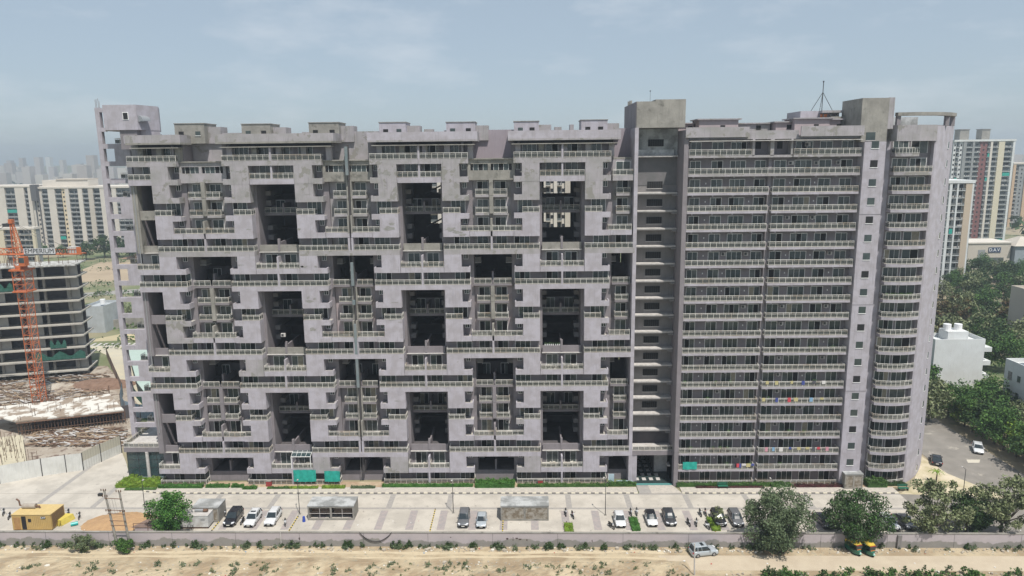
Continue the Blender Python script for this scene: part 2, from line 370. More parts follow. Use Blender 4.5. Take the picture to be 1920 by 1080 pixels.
# --- solid wall bodies behind the flank columns
for i, (a, c, l) in enumerate(FL):
    lo, hi = min(a, l), max(c, l)
    if l > c: lo -= .45; hi += .5
    else: hi += .45; lo -= .5
    hi = min(hi, 19.0)
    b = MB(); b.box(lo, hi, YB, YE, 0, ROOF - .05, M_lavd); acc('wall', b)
    Lw = l > c
    for k in range(0, 20):
        t = k % 6; z = H(k); zt = H(k + 1) - .75
        aged = (k >= 17) or rnd.random() < .12
        M = M_lavw if aged else M_lav
        if k in (18, 1, 7, 13, 5, 11, 17, 3, 9, 15):
            top = H(k + 1) - .76 if t != 3 else H(k + 1) + .1
            b = MB(); z0 = z - .8 + rnd.uniform(0, .02)
            b.box(a, c, YF, YB, z0, top, M)
            # ledge (part of the L shape)
            x0, x1 = (c, l) if Lw else (l, a)
            led = MB(); led.box(x0, x1, YF, YF + .22, z0 + .01, z + .16, M); led.box(x0, x1, YF + .22, YB, z0 + .01, z - .04, M, top=M_floor)
            e0 = x1 - .22 if Lw else x0; led.box(e0, e0 + .22, YF + .22, YB, z - .04, z + .2, M)
            acc('facade_panel', b, [('ledge', led)])
            wx = c + .25 if Lw else a - 1.05
            window(wx, wx + .8, YB, zt - 1.12, zt - .1)
        if t == 4 and k != 18:
            balcony(a, c, YF, YB, k, m=M, fh0=-.101, fh1=.19)
            x0, x1 = (c, l) if Lw else (l, a)
            led = MB(); led.box(x0, x1, YF, YF + .22, z - .78, z + .16, M); led.box(x0, x1, YF + .22, YB, z - .78, z - .04, M, top=M_floor); acc('balcony_ledge', led)
        if t in (0, 2, 4) and k < 18:
            w3 = 2.75
            if t == 4: x0 = c - 1.75 if Lw else a - .75; w3 = 2.5
            else: x0 = c - 1.35 if Lw else a - 1.45
            door(x0, x0 + w3, YB, z + .1, n=3)
# --- A bays
for i, (a, c) in enumerate(AG):
    half = i == 0
    lo, hi = (a + .95, c - .45) if half else (a + .45, c - .45)
    cx = a - .3 if half else (a + c) / 2
    fl_r = FL[[0, 2, 4, 6][i]]; fl_l = None if half else FL[[0, 1, 3, 5][i]]
    wl = a + .1 if half else fl_l[2]; wr = fl_r[2]
    for k in (0, 1, 6, 7, 12, 13, 18, 19):
        b = MB(); y0 = YB + .2 if k != 18 else YB + .3
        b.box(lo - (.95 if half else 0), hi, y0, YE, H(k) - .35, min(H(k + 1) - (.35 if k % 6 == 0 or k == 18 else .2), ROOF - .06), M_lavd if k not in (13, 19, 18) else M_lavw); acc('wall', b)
    for k in (0, 6, 12, 19):                  # wide balcony over the bay
        M = M_lavw if k == 19 else M_lav
        spans = [(wl, wr)] if half else [(wl, cx - .16), (cx + .16, wr)]
        b = MB(); b.box(wl, wr, YF, YB, H(k) - (.75 if k else .05), H(k) + .1, M, top=M_floor)
        subs = []
        for j, (s0, s1) in enumerate(spans):
            subs.append(('railing', railing(s0 + .05, s1 - .05, YF + .07, H(k) + .1, 1.7, left=(j == 0), right=(j == len(spans) - 1))))
        acc('balcony', b, subs)
        if not half:
            p = MB(); p.box(cx - .15, cx + .15, YF + .03, YB + .2, H(k) + .1, H(k + 1) - .81, M_lav); acc('divider_wall', p)
    for k in (1, 7, 13, 18):
        if half: pairs = [(a, c - .04)]
        else: pairs = [(a + .06, cx - .15), (cx + .15, c - .06)]
        b = MB(); b.box(pairs[0][0], pairs[-1][1], YF + .1, YB + .2, H(k) - .8, H(k) + .12, M_lav, top=M_floor)
        acc('balcony', b, [('railing', railing(s0 + .05, s1 - .05, YF + .17, H(k) + .12, 1.7)) for s0, s1 in pairs])
        if not half:
            p = MB(); p.box(cx - .14, cx + .14, YF + .13, YB + .2, H(k) + .12, H(k) + (2.2 if k != 18 else 2.3), M_lav); acc('divider_wall', p)
    for k in (0, 1, 6, 7, 12, 13, 18, 19):
        y = YB + .2 if k != 18 else YB + .3
        if half: door(a + 1.6, c - .25, y, H(k) + .12, n=2)
        else:
            door(cx - 2.75, cx - .6, y, H(k) + .12, n=2); door(cx + .6, cx + 2.75, y, H(k) + .12, n=2)
        if k == 19:
            door(c + .4, c + 2.9, YB, H(k) + .12, n=3)
            if not half: door(a - 2.9, a - .4, YB, H(k) + .12, n=3)
    for k in (2, 8, 14):                       # through opening, four storeys
        M = M_conc if (k == 14 or (i == 1 and k == 8)) else M_lavd
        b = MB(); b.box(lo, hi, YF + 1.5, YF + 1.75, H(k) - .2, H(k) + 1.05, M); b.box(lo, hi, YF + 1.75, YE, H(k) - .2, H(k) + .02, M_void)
        b.box(lo - .1, hi + .1, YF + 1.2, YF + 1.5, H(k) - .28, H(k) - .16, M_ledge); acc('parapet', b)
        if not half:
            b = MB(); b.prism([(cx - .13, YF + 1.4), (cx + .13, YF + 1.4), (cx + .13, YF + 9), (cx - .13, YF + 9)], H(k) + .02, H(k) + 1.5, M_lavd)
            b.box(cx - .18, cx + .18, YF + 1.38, YF + 1.9, H(k) + .02, H(k) + 2.1, M_lavd); acc('divider_wall', b)
            b = MB(); b.box(lo, hi, YF + 5, YF + 9, H(k + 2) - .3, H(k + 2) + .1, M_lavd)
            rr = [('railing', railing(lo + .1, cx - .2, YF + 5.07, H(k + 2) + .1, 0)), ('railing', railing(cx + .2, hi - .1, YF + 5.07, H(k + 2) + .1, 0))]
            acc('balcony', b, rr)
            b = MB(); b.box(lo, hi, YF + 9, YF + 9.25, H(k + 2) - .3, H(k + 2) + 2.3, M_lavd); acc('wall', b)
            for dx_ in (-2.6, .9): door(cx + dx_, cx + dx_ + 1.7, YF + 9, H(k + 2) + .1, n=2, h=2.1)
            b = MB(); b.box(cx - .15, cx + .15, YF + 5.05, YF + 9, H(k + 2) + .1, H(k + 2) + 1.9, M_lavd); acc('divider_wall', b)
            for kk_ in (0, 1, 2, 3):
                for sx in (0, 1):
                    b = MB(); x_ = lo if sx == 0 else hi - .9
                    b.box(x_, x_ + .9, YF + 6.2, YF + 8.6, H(k + kk_) + (.1 if kk_ % 2 else 1.4), H(k + kk_) + (.9 if kk_ % 2 else 2.3), M_concd); acc('side_balcony', b)
        else:
            b = MB(); b.box(lo, hi, YF + 1.2, YF + 1.5, H(k + 2) - .6, H(k + 2) + 1.0, M_conc if k == 14 else M_lavd); acc('parapet', b)
            b = MB(); b.box(a, a + .95, YF + .8, YF + 2.4, H(k) - .2, H(k + 4) - .8, M_conc if k == 14 else M_lavd)
            b.box(a, a + .9, YF + 2.4, YE, H(k) - .2, H(k + 4) - .8, M_lavd); acc('column', b)
            b = MB(); b.box(lo + .9, lo + 2.2, YF + 4.5, YF + 5, H(k), H(k + 4) - .8, M_lav); acc('wall', b)
        # rear wall, open to the far side in places
        holes = {(3, 14): [(cx - 2.7, cx + 2.4, 45.7, 49.1), (cx - 2.7, cx + 2.4, 52.2, 54.5)], (2, 14): [(cx - .2, cx + 3.2, 46.6, 49.1), (cx + .2, cx + 3.2, 52.6, 54.6)]}.get((i, k), [])
        z_, b = H(k), MB()
        for (hx0, hx1, hz0, hz1) in holes:
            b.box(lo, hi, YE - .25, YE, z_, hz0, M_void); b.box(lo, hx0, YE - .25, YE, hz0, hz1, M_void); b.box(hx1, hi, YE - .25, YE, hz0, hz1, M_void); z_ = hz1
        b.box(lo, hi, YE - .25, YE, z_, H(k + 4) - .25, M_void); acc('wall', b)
        # rear-part slabs, added to keep the shaft dark
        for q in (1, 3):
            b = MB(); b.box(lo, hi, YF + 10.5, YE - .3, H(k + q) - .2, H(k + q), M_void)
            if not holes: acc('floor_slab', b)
        if i == 2:                              # bare stair flights seen through the opening
            for q in range(3):
                b = MB()
                for s in range(10):
                    zz = H(k + 1 + q) + s * .155; xx = (cx - .8 + s * .32) if q % 2 == 0 else (cx + 2.4 - s * .32)
                    b.box(xx, xx + .34, YE - 4, YE - 2.6, zz - .2, zz, M_void)
                acc('stair_flight', b)
# --- B bays
for i, (a, c) in enumerate(BG):
    last = i == 3
    ll = FL[[0, 2, 4, 6][i]][2]; lr = 19.3 if last else FL[[1, 3, 5, 5][i]][2]
    lo = ll + .5; hi = (19.0 if last else lr - .5)
    cx = 18.95 if last else (a + c) / 2 + (.35 if i == 1 else 0)
    joint = i == 1
    fa = FL[[0, 2, 4, 6][i]][0]; fc = 19.3 if last else FL[[1, 3, 5, 5][i]][1]
    for k in (0, 6, 12):                       # two-storey opening
        b = MB(); y0 = YF + 1.1
        if k: b.box(lo, hi, y0, YE, H(k) - .28, H(k) + .06, M_lavd, top=M_void)
        hw = .55 if joint else .2
        if k:
            rr = [('railing', railing(lo + .05, cx - hw, y0 + .07, H(k) + .06, 0))]
            if not last: rr.append(('railing', railing(cx + hw, hi - .05, y0 + .07, H(k) + .06, 0)))
            acc('balcony', b, rr)
        else:
            b = MB(); b.box(lo, hi, YF + 2.0, YF + 2.25, 0, 1.9, M_lavd); b.box(lo, hi, YF + 2.25, YE, 1.7, 1.9, M_void); acc('parapet', b)
        if not last:
            b = MB(); zz = H(k) + (1.9 if k == 0 else .06); b.box(cx - .14, cx + .14, YF + 2.3, YE - 4, zz, zz + 1.2, M_lavd)
            b.box(cx - .16, cx + .16, YF + 2.28, YF + 3.2, zz, zz + 2.0, M_lavd); acc('divider_wall', b)
        b = MB(); zt = H(k + 2) - .2
        hz = [(cx - 1.9, cx + 1.9, zt - 1.55, zt - .25)] if (i == 2 and k == 12) else ([(cx + 2.2, cx + 3.2, zt - 1.9, zt - .25)] if (i == 1 and k == 12) else [])
        z_ = H(k)
        for (hx0, hx1, hz0, hz1) in hz:
            b.box(lo, hi, YE - .25, YE, z_, hz0, M_void); b.box(lo, hx0, YE - .25, YE, hz0, hz1, M_void); b.box(hx1, hi, YE - .25, YE, hz0, hz1, M_void); z_ = hz1
        b.box(lo, hi, YE - .25, YE, z_, H(k + 2) - .1, M_void); acc('wall', b)
        if not hz:
            b = MB(); b.box(lo, hi, YF + 8, YF + 8.25, H(k) + .1, H(k) + 2.6, M_void); acc('wall', b)
            if not last:
                for dx_ in (-2.5, 1.0): door(cx + dx_, cx + dx_ + 1.5, YF + 8, H(k) + (.1 if k else 1.95), n=2, h=2.1 if k else .6)
        for sx in (0, 1):
            if last and sx: continue
            x_ = lo if sx == 0 else hi - 1.1
            b = MB(); b.box(x_, x_ + 1.1, YF + 4.6, YF + 6.6, H(k + 1) + .3, H(k + 1) + 1.2, M_concd); b.box(x_, x_ + 1.12, YF + 4.5, YF + 6.7, H(k + 1) + .15, H(k + 1) + .3, M_ledge); acc('side_balcony', b)
            b = MB(); b.box(x_ + .05, x_ + 1.0, YF + 6.8, YF + 6.85, H(k) + .4, H(k) + 2.3, M_gC); acc('window', b)
    for k in (2, 8, 14):                       # wide balcony and body above it
        b = MB(); wl, wr = fa, fc
        b.box(wl, wr, YF, YB, H(k) - .76, H(k) + .1, M_lavw if k == 14 else M_lav, top=M_floor); subs = []
        spans = [(wl, wr)] if last else [(wl, cx - (.5 if joint else .16)), (cx + (.5 if joint else .16), wr)]
        for j, (s0, s1) in enumerate(spans): subs.append(('railing', railing(s0 + .05, s1 - .05, YF + .07, H(k) + .1, 1.7, left=(j == 0), right=(j == len(spans) - 1))))
        acc('balcony', b, subs)
        top = H(k + 4) - .28 if k < 14 else H(19) - .35
        bm = M_pink if (i in (1, 2) and k == 8) else M_lavd
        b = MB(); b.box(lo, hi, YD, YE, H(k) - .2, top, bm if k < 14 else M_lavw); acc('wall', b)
        if not last:
            p = MB(); hw = .45 if joint else .16
            if joint:
                p.box(cx - hw, cx - .12, YF + .02, YD, H(k) + .1, H(k + 1) - .82, M_lav); p.box(cx + .12, cx + hw, YF + .02, YD, H(k) + .1, H(k + 1) - .82, M_lav)
            else: p.box(cx - hw, cx + hw, YF + .03, YD, H(k) + .1, H(k + 1) - .82, M_lav)
            acc('divider_wall', p)
        hw = .42 if joint else .33
        if not last:                            # fin between the small balconies
            for q in (1, 2, 3):
                zt = H(k + q + 1) - (.05 if q < 3 else .3)
                p = MB(); fm = M_conc if (k != 2 or joint) else M_lavd
                if joint: p.box(cx - hw, cx - .16, YF + .9 if q > 1 else YF + .1, YD, H(k + q), zt, fm); p.box(cx + .16, cx + hw, YF + .9 if q > 1 else YF + .1, YD, H(k + q), zt, fm)
                else: p.box(cx - hw * (1 if q > 1 else .5), cx + hw * (1 if q > 1 else .5), YF + .9 if q > 1 else YF + .1, YD, H(k + q) + (.13 if q == 1 else 0), zt if q > 1 else H(k + q) + 2.3, fm)
                acc('divider_wall', p)
        for q in (0, 1, 2, 3):
            kk_ = k + q; z = H(kk_)
            sides = [(-1, cx - hw)] if last else [(-1, cx - hw), (1, cx + hw)]
            for s, xe in sides:
                if q == 1:                      # deeper balcony with full-width railing
                    x1 = (ll + .05) if s < 0 else (lr - .05); xo = (a + .1 + (.9 if last else 0)) if s < 0 else (c - .1)
                    x0_, x1_ = sorted((x1, cx + s * .16)); r0, r1 = sorted((xo if rnd.random() < .6 else x1, cx + s * .2))
                    b = MB(); b.box(x0_, x1_, YF + .12, YD, z - .74, z + .12, M_lav, top=M_floor)
                    acc('balcony', b, [('railing', railing(r0, r1, YF + .19, z + .12, 1.4))])
                elif q > 1:
                    x0_, x1_ = sorted((xe, xe + s * 2.45))
                    balcony(x0_, x1_, YF + 1.1, YD, kk_, fh0=.3, m=M_lavw if k == 14 else M_lavd)
                if q < 4:
                    if q == 0: dx0, dx1 = xe + s * .35, xe + s * 2.3
                    else: dx0, dx1 = xe + s * .22, xe + s * 2.2
                    dx0, dx1 = sorted((dx0, dx1)); door(dx0, dx1, YD, z + .12, n=2, h=2.25)
    # eighteenth storey: walled front with strip windows under a stained canopy
    b = MB(); z = H(18); xa, xb = ll - .2, (19.0 if last else lr + .2)
    m18 = M_conc if i in (1, 2) else M_lavw
    if not last:
        b.box(xa, xb, YF + 1.2, YF + 1.45, z - .5, z + 1.15, m18); b.box(xa, xb, YF + 1.2, YF + 1.45, z + 2.25, z + 3.0, m18)
        b.box(xa, xb, YF + .9, YD, z + 3.0, z + 3.2, M_conc)
        for xx in (xa, cx - .5, xb - .5): b.box(xx, xx + .5, YF + 1.2, YF + 1.45, z + 1.15, z + 2.25, m18)
        b.box(xa, xb, YF + 1.45, YD, z - .5, z - .3, m18)
        acc('loggia_front', b)
        for xx in (xa + 1.0, cx + .5):
            b = MB(); 
            for q in range(3): b.box(xx + q * .85, xx + q * .85 + .8, YF + 1.5, YF + 1.53, z + 1.15, z + 2.25, (M_gC, M_gA, M_gB)[rnd.randrange(3)])
            for q in range(4): b.box(xx + q * .85 - .05, xx + q * .85, YF + 1.48, YF + 1.54, z + 1.15, z + 2.25, M_white)
            acc('window', b)
    else:
        balcony(15.4, 19.0, YF + .3, YD, 18, m=M_lavw)
        door(16.2, 18.7, YD, H(18) + .12, n=2)
    # set-back wall of the top storey
    b = MB(); b.box(a - 3 if i else -60.4, c + (3 if not last else 0), YF + 5.6, YF + 5.9, H(19) - .3, 63.85, M_lavw if i in (0, 1) else mat('upper_lavender', (.31, .27, .30), c2=(.27, .235, .26), scale=.3, streak=.3)); acc('parapet', b)
    b = MB(); b.box(a - .4, c + .3, YD, YF + 5.6, H(19) - .3, H(19), M_conc); acc('floor_slab', b)
    if i in (0, 2):                            # a tapering side wall at the open terrace
        b = MB(); b.box(a + .3, a + .7, YF + 1.4, YF + 5.6, H(19), H(20) - .3, M_lavw); b.box(c - .7, c - .3, YF + 1.4, YF + 5.6, H(19), H(20) - .3, M_lavw); acc('wall', b)
# rubble on a few slabs
rub = mat('rubble', (.55, .53, .47), c2=(.40, .37, .32), scale=2)
for (a, c, k) in ((3.4, 6.4, 1), (7.3, 10.2, 1), (-20.8, -18, 1), (-46, -43, 7), (-42, -39.4, 7), (-20.6, -17.9, 7), (3.5, 6.3, 7), (7.4, 10, 7), (-66.8, -63.9, 7), (-41.5, -39.5, 1)):
    b = MB()
    for q in range(46):
        x = rnd.uniform(a, c); y = rnd.uniform(YF + .35, YF + 2.1); s = rnd.uniform(.08, .3); h = rnd.uniform(.05, .42) * (1 - abs((x - (a + c) / 2) / (c - a)) * 1.4)
        b.prism([(x - s, y - s * .6), (x + s * .7, y - s), (x + s, y + s * .5), (x - s * .5, y + s)], H(k) + .12, H(k) + .14 + max(h, .05), rub)
    tag(b.build('rubble_heap', kind='stuff'), 'loose pale rubble dumped on a lower balcony slab', 'rubble')
# crack and patch marks on several panels: broken plaster, thin raised flakes
def splotch(cx, cz, w_, h_, m, y=YF - .012):
    b = MB(); n = 15; pts = []
    for q in range(n):
        an = q * 2 * math.pi / n; r = rnd.uniform(.45, 1.1); pts.append((cx + math.cos(an) * w_ / 2 * r, cz + math.sin(an) * h_ / 2 * r))
    b.face([(x, y, z) for x, z in pts], m)
    b.face([(x, y + .011, z) for x, z in reversed(pts)], m)
    return b
M_patch = mat('bare_cement', (.22, .215, .20), c2=(.29, .28, .27), scale=2)
b = MB()
for (px, py, w_, h_) in ((725, 325, 1.9, .7), (712, 322, 1.0, 1.3), (728, 428, 2.4, 1.0), (735, 420, 1.2, .6), (845, 430, 2.0, .9), (858, 436, 1.8, .7), (868, 440, 1.6, .5), (845, 365, .9, .3), (858, 373, 1.4, .25), (580, 565, 1.8, .6), (578, 558, .8, .7), (590, 560, .7, .5), (586, 618, 1.2, .8), (570, 500, 1.6, .4), (735, 600, 1.6, .2), (750, 604, .9, .2),
                      (566, 500, .9, .35), (592, 500, .6, .35), (742, 567, 1.6, .2), (978, 322, .7, .2), (988, 327, .9, .18), (1006, 325, .5, .2), (445, 322, 1.5, .3), (462, 365, .8, .25), (323, 602, .6, .9), (320, 622, .4, .5), (452, 497, 1.5, .25), (338, 748, 1.2, .25), (745, 752, 1.4, .2), (752, 672, .7, .2), (436, 320, .8, .4), (300, 365, .6, .2), (466, 430, 1.2, .3), (560, 430, .8, .5), (575, 365, 1.6, .2), (1034, 738, .2, .2)):
    x, z = PL(px, py, YF); b.add(splotch(x, z, w_, h_, M_patch))
b.build('peeled_plaster', BLD, kind='stuff')
# expansion joint pipe
b = MB(); M_pipe = mat('blue_grey_pipe', (.13, .17, .18), c2=(.20, .22, .225), scale=.5)
b.box(-29.93, -29.5, YF + .9, YF + 1.4, 2, 61.5, mat('joint_shadow', (.06, .055, .055)))
for (z0, z1) in ((18.7, 24.0), (24.9, 30.4), (37.3, 41.4), (33.9, 34.7), (56.4, 61.2)): b.box(-29.95, -29.5, YF - .02, YF + .4, z0, z1, M_pipe)
b.tube([(-30.3, YF + 1.2, 1), (-30.3, YF + 1.2, 61)], .06, M_concd); b.build('downpipe', BLD)
for x in (-66.9, -60.05 + .0, 14.9):
    b = MB(); b.tube([(x, YF - .0 + (.7 if x < -60 else 2.0), 10 if x < -60 else 2), (x, YF + (.7 if x < -60 else 2.0), 56)], .08, M_steel)
    if x < -66: b.build('downpipe', BLD)
# roof canopies over the A bays
RF = [(-66.9, -57.5), (-51.6, -31.6), (-25.9, -7.4), (-2.3, 16.6)]
for i, (a, c) in enumerate(RF):
    b = MB(); b.box(a, c, YF - .5, YF + 5.55, 61.85, 62.15, M_conc if i < 2 else M_lavw); b.box(a, c, YF - .5, YF - .25, 62.15, 63.45, M_lavw if i < 2 else M_lav); b.box(a, a + .25, YF - .25, YF + 5.55, 62.15, 63.45, M_lavw); b.box(c - .25, c, YF - .25, YF + 5.55, 62.15, 63.45, M_lavw)
    acc('roof_canopy', b)
    b = MB(); b.box(a + .6, c - .5, YF - .35, YB, 61.22, 61.36, M_conc); b.box(a + 1, c - 1, YB - .3, YB, 61.36, 61.85, M_void); acc('sun_shade', b)
    n = 4 if i else 2
    for q in range(n + 1):
        x = a + 1.2 + (c - a - 3.0) * q / n; b = MB(); b.box(x, x + .9, YF + 1.0, YB, H(19) + .1, 61.22, (M_conc if q == 1 or i == 0 else M_lavw)); acc('column', b)
b = MB(); b.box(-67.3, 19.3, YF + 5.9, YE, ROOF - .05, ROOF + .1, M_concd); b.box(-67.3, 19.3, YE - .25, YE, ROOF + .1, 64.0, M_lav); b.box(-67.3, -67.0, YF, YE - .25, ROOF + .1, 63.4, M_lav); acc('roof', b)
PH = [(-24.6, -20.0, 65.2), (-13, -8.0, 65.1), (-1.3, 3.0, 65.1), (10.3, 14.8, 65.2), (-60.2, -55.0, 65.4), (-48.5, -43.5, 65.2), (-36.8, -31.6, 65.3)]
for j, (a, c, z) in enumerate(PH):
    b = MB(); M = M_conc if j in (4, 5, 6) else M_lav
    b.box(a, c, 126, 131, 62.05, z, M); b.box(a - .1, c + .1, 125.9, 131.1, z, z + .12, M_conc); b.box(c, c + 2.2, 127.5, 130.5, 62.05, z - .5, M_lavw)
    subs = []
    for x in (a + .7, c - 1.6):
        q = MB(); q.box(x, x + .85, 125.93, 125.99, 63.4, 64.1, M_gC if rnd.random() < .6 else M_gA); q.box(x - .06, x + .91, 125.9, 125.99, 63.32, 63.4, M_white); subs.append(('window', q))
    acc('rooftop_room', b, subs)
for (x, y, w_, h_) in ((-52, 134, 1.8, 1.5), (-17.5, 131, 1.6, 2.0), (6, 133, 1.3, 2.2), (-40, 133, 2, 1.3), (8.8, 133, .7, 2.6)):
    b = MB(); b.box(x, x + w_, y, y + 2, 62.1, 62.2 + h_, M_lavw); acc('roof_upstand', b)

# --- left end frame
YG = 130.0
b = MB(); b.box(-76.15, -75.35, YG, YG + .9, 6.2, 68.6, M_lav); acc('frame_column', b)
b = MB(); b.box(-70.5, -67.41, YG, YG + 6, 5.3, 64, M_lavd); b.box(-70.5, -67.42, YG - .0 + .0, YG, 6.3, 61, M_lavd); acc('wall', b)
wide = {20, 18, 17, 15, 13, 11, 9, 7, 5, 3}
for k in range(3, 21):
    z = H(k) + (.25 if k in (20, 19, 18) else 0)
    b = MB(); b.box(-75.35, -70.5, YG + .02, YG + .55, z - .85, z, M_lav)
    subs = []
    if k in wide:
        subs.append(('railing', railing(-73.3, -70.7, YG + 1.1 if k % 4 else YG + .4, z, 1.6)))
        b.box(-73.4, -70.5, YG + .55, YG + 3, z - .3, z - .02, M_conc)
        b.box(-71.4, -70.5, YG + .02, YG + .5, z, z + 2.25, M_lav)
    else: b.box(-73.4, -70.5, YG + .02, YG + .5, z, z + 2.25, M_lav)
    acc('frame_beam', b, subs)
b = MB(); b.box(-75.35, -74.5, YG + .02, YG + .5, 67.8, 68.5, M_lav); b.box(-75.35, -74.5, YG + .02, YG + .5, 64.4, 65.1, M_lav); acc('frame_beam', b)
for x in (-76.1, -75.9, -75.6, -75.4):
    b = MB(); b.tube([(x, YG + .4, 68.5), (x, YG + .4, 69.6 + rnd.random())], .03, M_rust, n=4); acc('starter_bar', b)
# overhanging stair head on the left end
b = MB(); b.prism([(-72.4, 126), (-66.6, 126), (-65.3, 131.2), (-68, 137), (-74.4, 137), (-74.4, 130)], 64.5, 68.75, M_lav); b.prism([(-67.3, 127.6), (-66.2, 127.9), (-65.35, 131.2), (-68, 136)], 62.1, 64.5, M_lav)
sub = MB(); sub.box(-69.0, -68.0, 125.93, 125.99, 66.2, 67.5, M_white); sub.box(-68.9, -68.1, 125.9, 125.935, 66.3, 67.4, M_gC); acc('stair_head', b, [('window', sub)])
b = MB(); b.box(-70.0, -67.0, 126.3, 131, 61.2, 64.5, M_lavd); acc('wall', b)
# podium
b = MB(); b.box(-75.3, -67.45, 125.4, 136, 5.35, 6.25, M_lavd, top=M_ledge)
rr = MB(); rail_line(rr, (-75.2, 125.5), (-67.7, 125.5), 6.25); rail_line(rr, (-75.2, 136), (-75.2, 125.5), 6.25); acc('terrace', b, [('railing', rr)])
b = MB()
for x in (-75.0, -72.9, -71.1, -69.4, -67.7): b.box(x - .04, x + .04, 125.75, 125.83, .2, 5.35, M_dk)
for z in (.3, 2.0, 3.6, 5.2): b.box(-75, -67.7, 125.76, 125.82, z, z + .07, M_dk)
for y in (128, 131, 134): b.box(-75.04, -74.96, y, y + .08, .2, 5.35, M_dk)
for z in (.3, 2.0, 3.6, 5.2): b.box(-75.03, -74.97, 125.82, 136, z, z + .07, M_dk)
b.box(-74.96, -67.7, 125.785, 125.8, .2, 5.35, M_tint); b.box(-75.01, -75.0, 125.8, 136, .2, 5.35, M_tint); b.box(-70.4, -67.45, 136, 136.2, 0, 5.35, M_void)
acc('glazing', b)
for (x, y) in ((-71.0, 125.45), (-72.6, 129.5)):
    b = MB(); b.tube([(x, y, 0), (x, y, 5.35)], .3, M_ledge, n=12); acc('column', b)
b = MB(); b.box(-75.4, -67.4, 125.2, 136, .02, .22, mat('podium_floor', (.16, .21, .22), rough=.3)); acc('terrace_floor', b)

# --- stair core
CX0, CX1 = 19.3, 27.4
b = MB(); b.box(19.0, 19.62, YF + .02, 137, 0, 63.7, M_lav); acc('wall', b)
b = MB(); b.box(19.62, 27.0, 126.5, 137, 9.0, 63.68, M_concd); acc('wall', b)
b = MB(); b.box(19.62, 27.0, 126.44, 126.5, 59.1, 63.6, M_concw); b.box(19.62, 26.9, 125.2, 126.43, 58.85, 59.1, M_ledge); b.box(19.62, 26.4, 126.30, 126.44, 59.1, 60.1, mat('flaking_whitewash', (.62, .62, .6), c2=(.35, .35, .34), scale=1.2)); acc('patchy_wall', b)
b = MB(); b.box(19.62, 27.0, 126.42, 126.5, 54.0, 58.8, mat('dark_render', (.13, .13, .13), c2=(.17, .16, .165), scale=.6)); acc('patchy_wall', b)  # darker render panel below the top ledge
for k in range(3, 18):
    z = H(k); b = MB(); b.box(19.62, 26.95, 125.0, 126.5, z - .12, z + .1, M_ledge); b.box(19.62, 26.95, 125.05, 126.5, z - .28, z - .12, M_concd)
    b.box(26.1, 26.95, 124.9, 126.5, z - .55, z - .28, M_concd)
    acc('window_ledge', b)
for k in list(range(4, 17)) + [17, 19]:
    z = H(k) + (.0 if k < 19 else 1.0); window(21.9, 24.6, 126.42, z + .75 - (.0), z + 1.95, fr=False, kind='louvred_window')
b = MB(); b.box(19.3, 27.45, 123, 137, 63.7, 68.0, M_conc); b.box(22.4, 27.45, 123.02, 137, 68.0, 68.3, M_conc); b.box(19.2, 19.3, 123.1, 137, 58, 68.0, M_lavd); acc('stair_head', b)
for (x, y) in ((19.6, 132), (19.6, 134)):
    b = MB(); b.tube([(x, y, 67.9), (x, y, 68.8)], .25, M_conc); acc('vent', b)
b = MB(); b.tube([(22, 126, 68), (22, 126, 69.9)], .03, M_dk, n=4); b.box(21.9, 22.1, 125.9, 126.1, 69.85, 70.0, M_dk); acc('aerial', b)
# entrance
b = MB(); b.box(19.62, 27.3, 122.9, 126.5, 5.3, 6.2, M_lavd, top=M_ledge); acc('balcony', b, [('railing', railing(19.8, 27.1, 123, 6.2, 0))])
b = MB(); b.box(19.62, 27.3, 126.6, 136, 6.2, 9.0, M_void); b.box(19.62, 20.6, 123.0, 124, 0, 5.3, M_lav); b.box(24.6, 27.3, 127.2, 127.4, .1, 5.3, M_ledge); b.box(27.0, 27.35, 123.0, 127.2, 0, 5.3, M_ledge)
b.box(26.4, 26.9, 124, 125.5, 2.6, 2.9, M_ledge); b.box(19.7, 27.2, 135.5, 136, 0, 6.2, M_void); b.box(24.5, 24.7, 127.4, 135.5, .1, 5.3, M_lavd); acc('entrance_wall', b)
b = MB(); fl = mat('dark_lobby_floor', (.03, .045, .045), rough=.25); b.box(19.62, 27, 121.9, 135.5, .02, .14, fl)
for ix in range(4):
    for iy in range(6): b.box(20.5 + ix * 1.3, 21.2 + ix * 1.3, 123.5 + iy * 1.9, 124.6 + iy * 1.9, .141, .15, M_ledge)
b.box(19.7, 27, 121.5, 122.2, .141, .16, mat('teal_glass_step', (.10, .26, .25), rough=.2)); acc('lobby_floor', b)

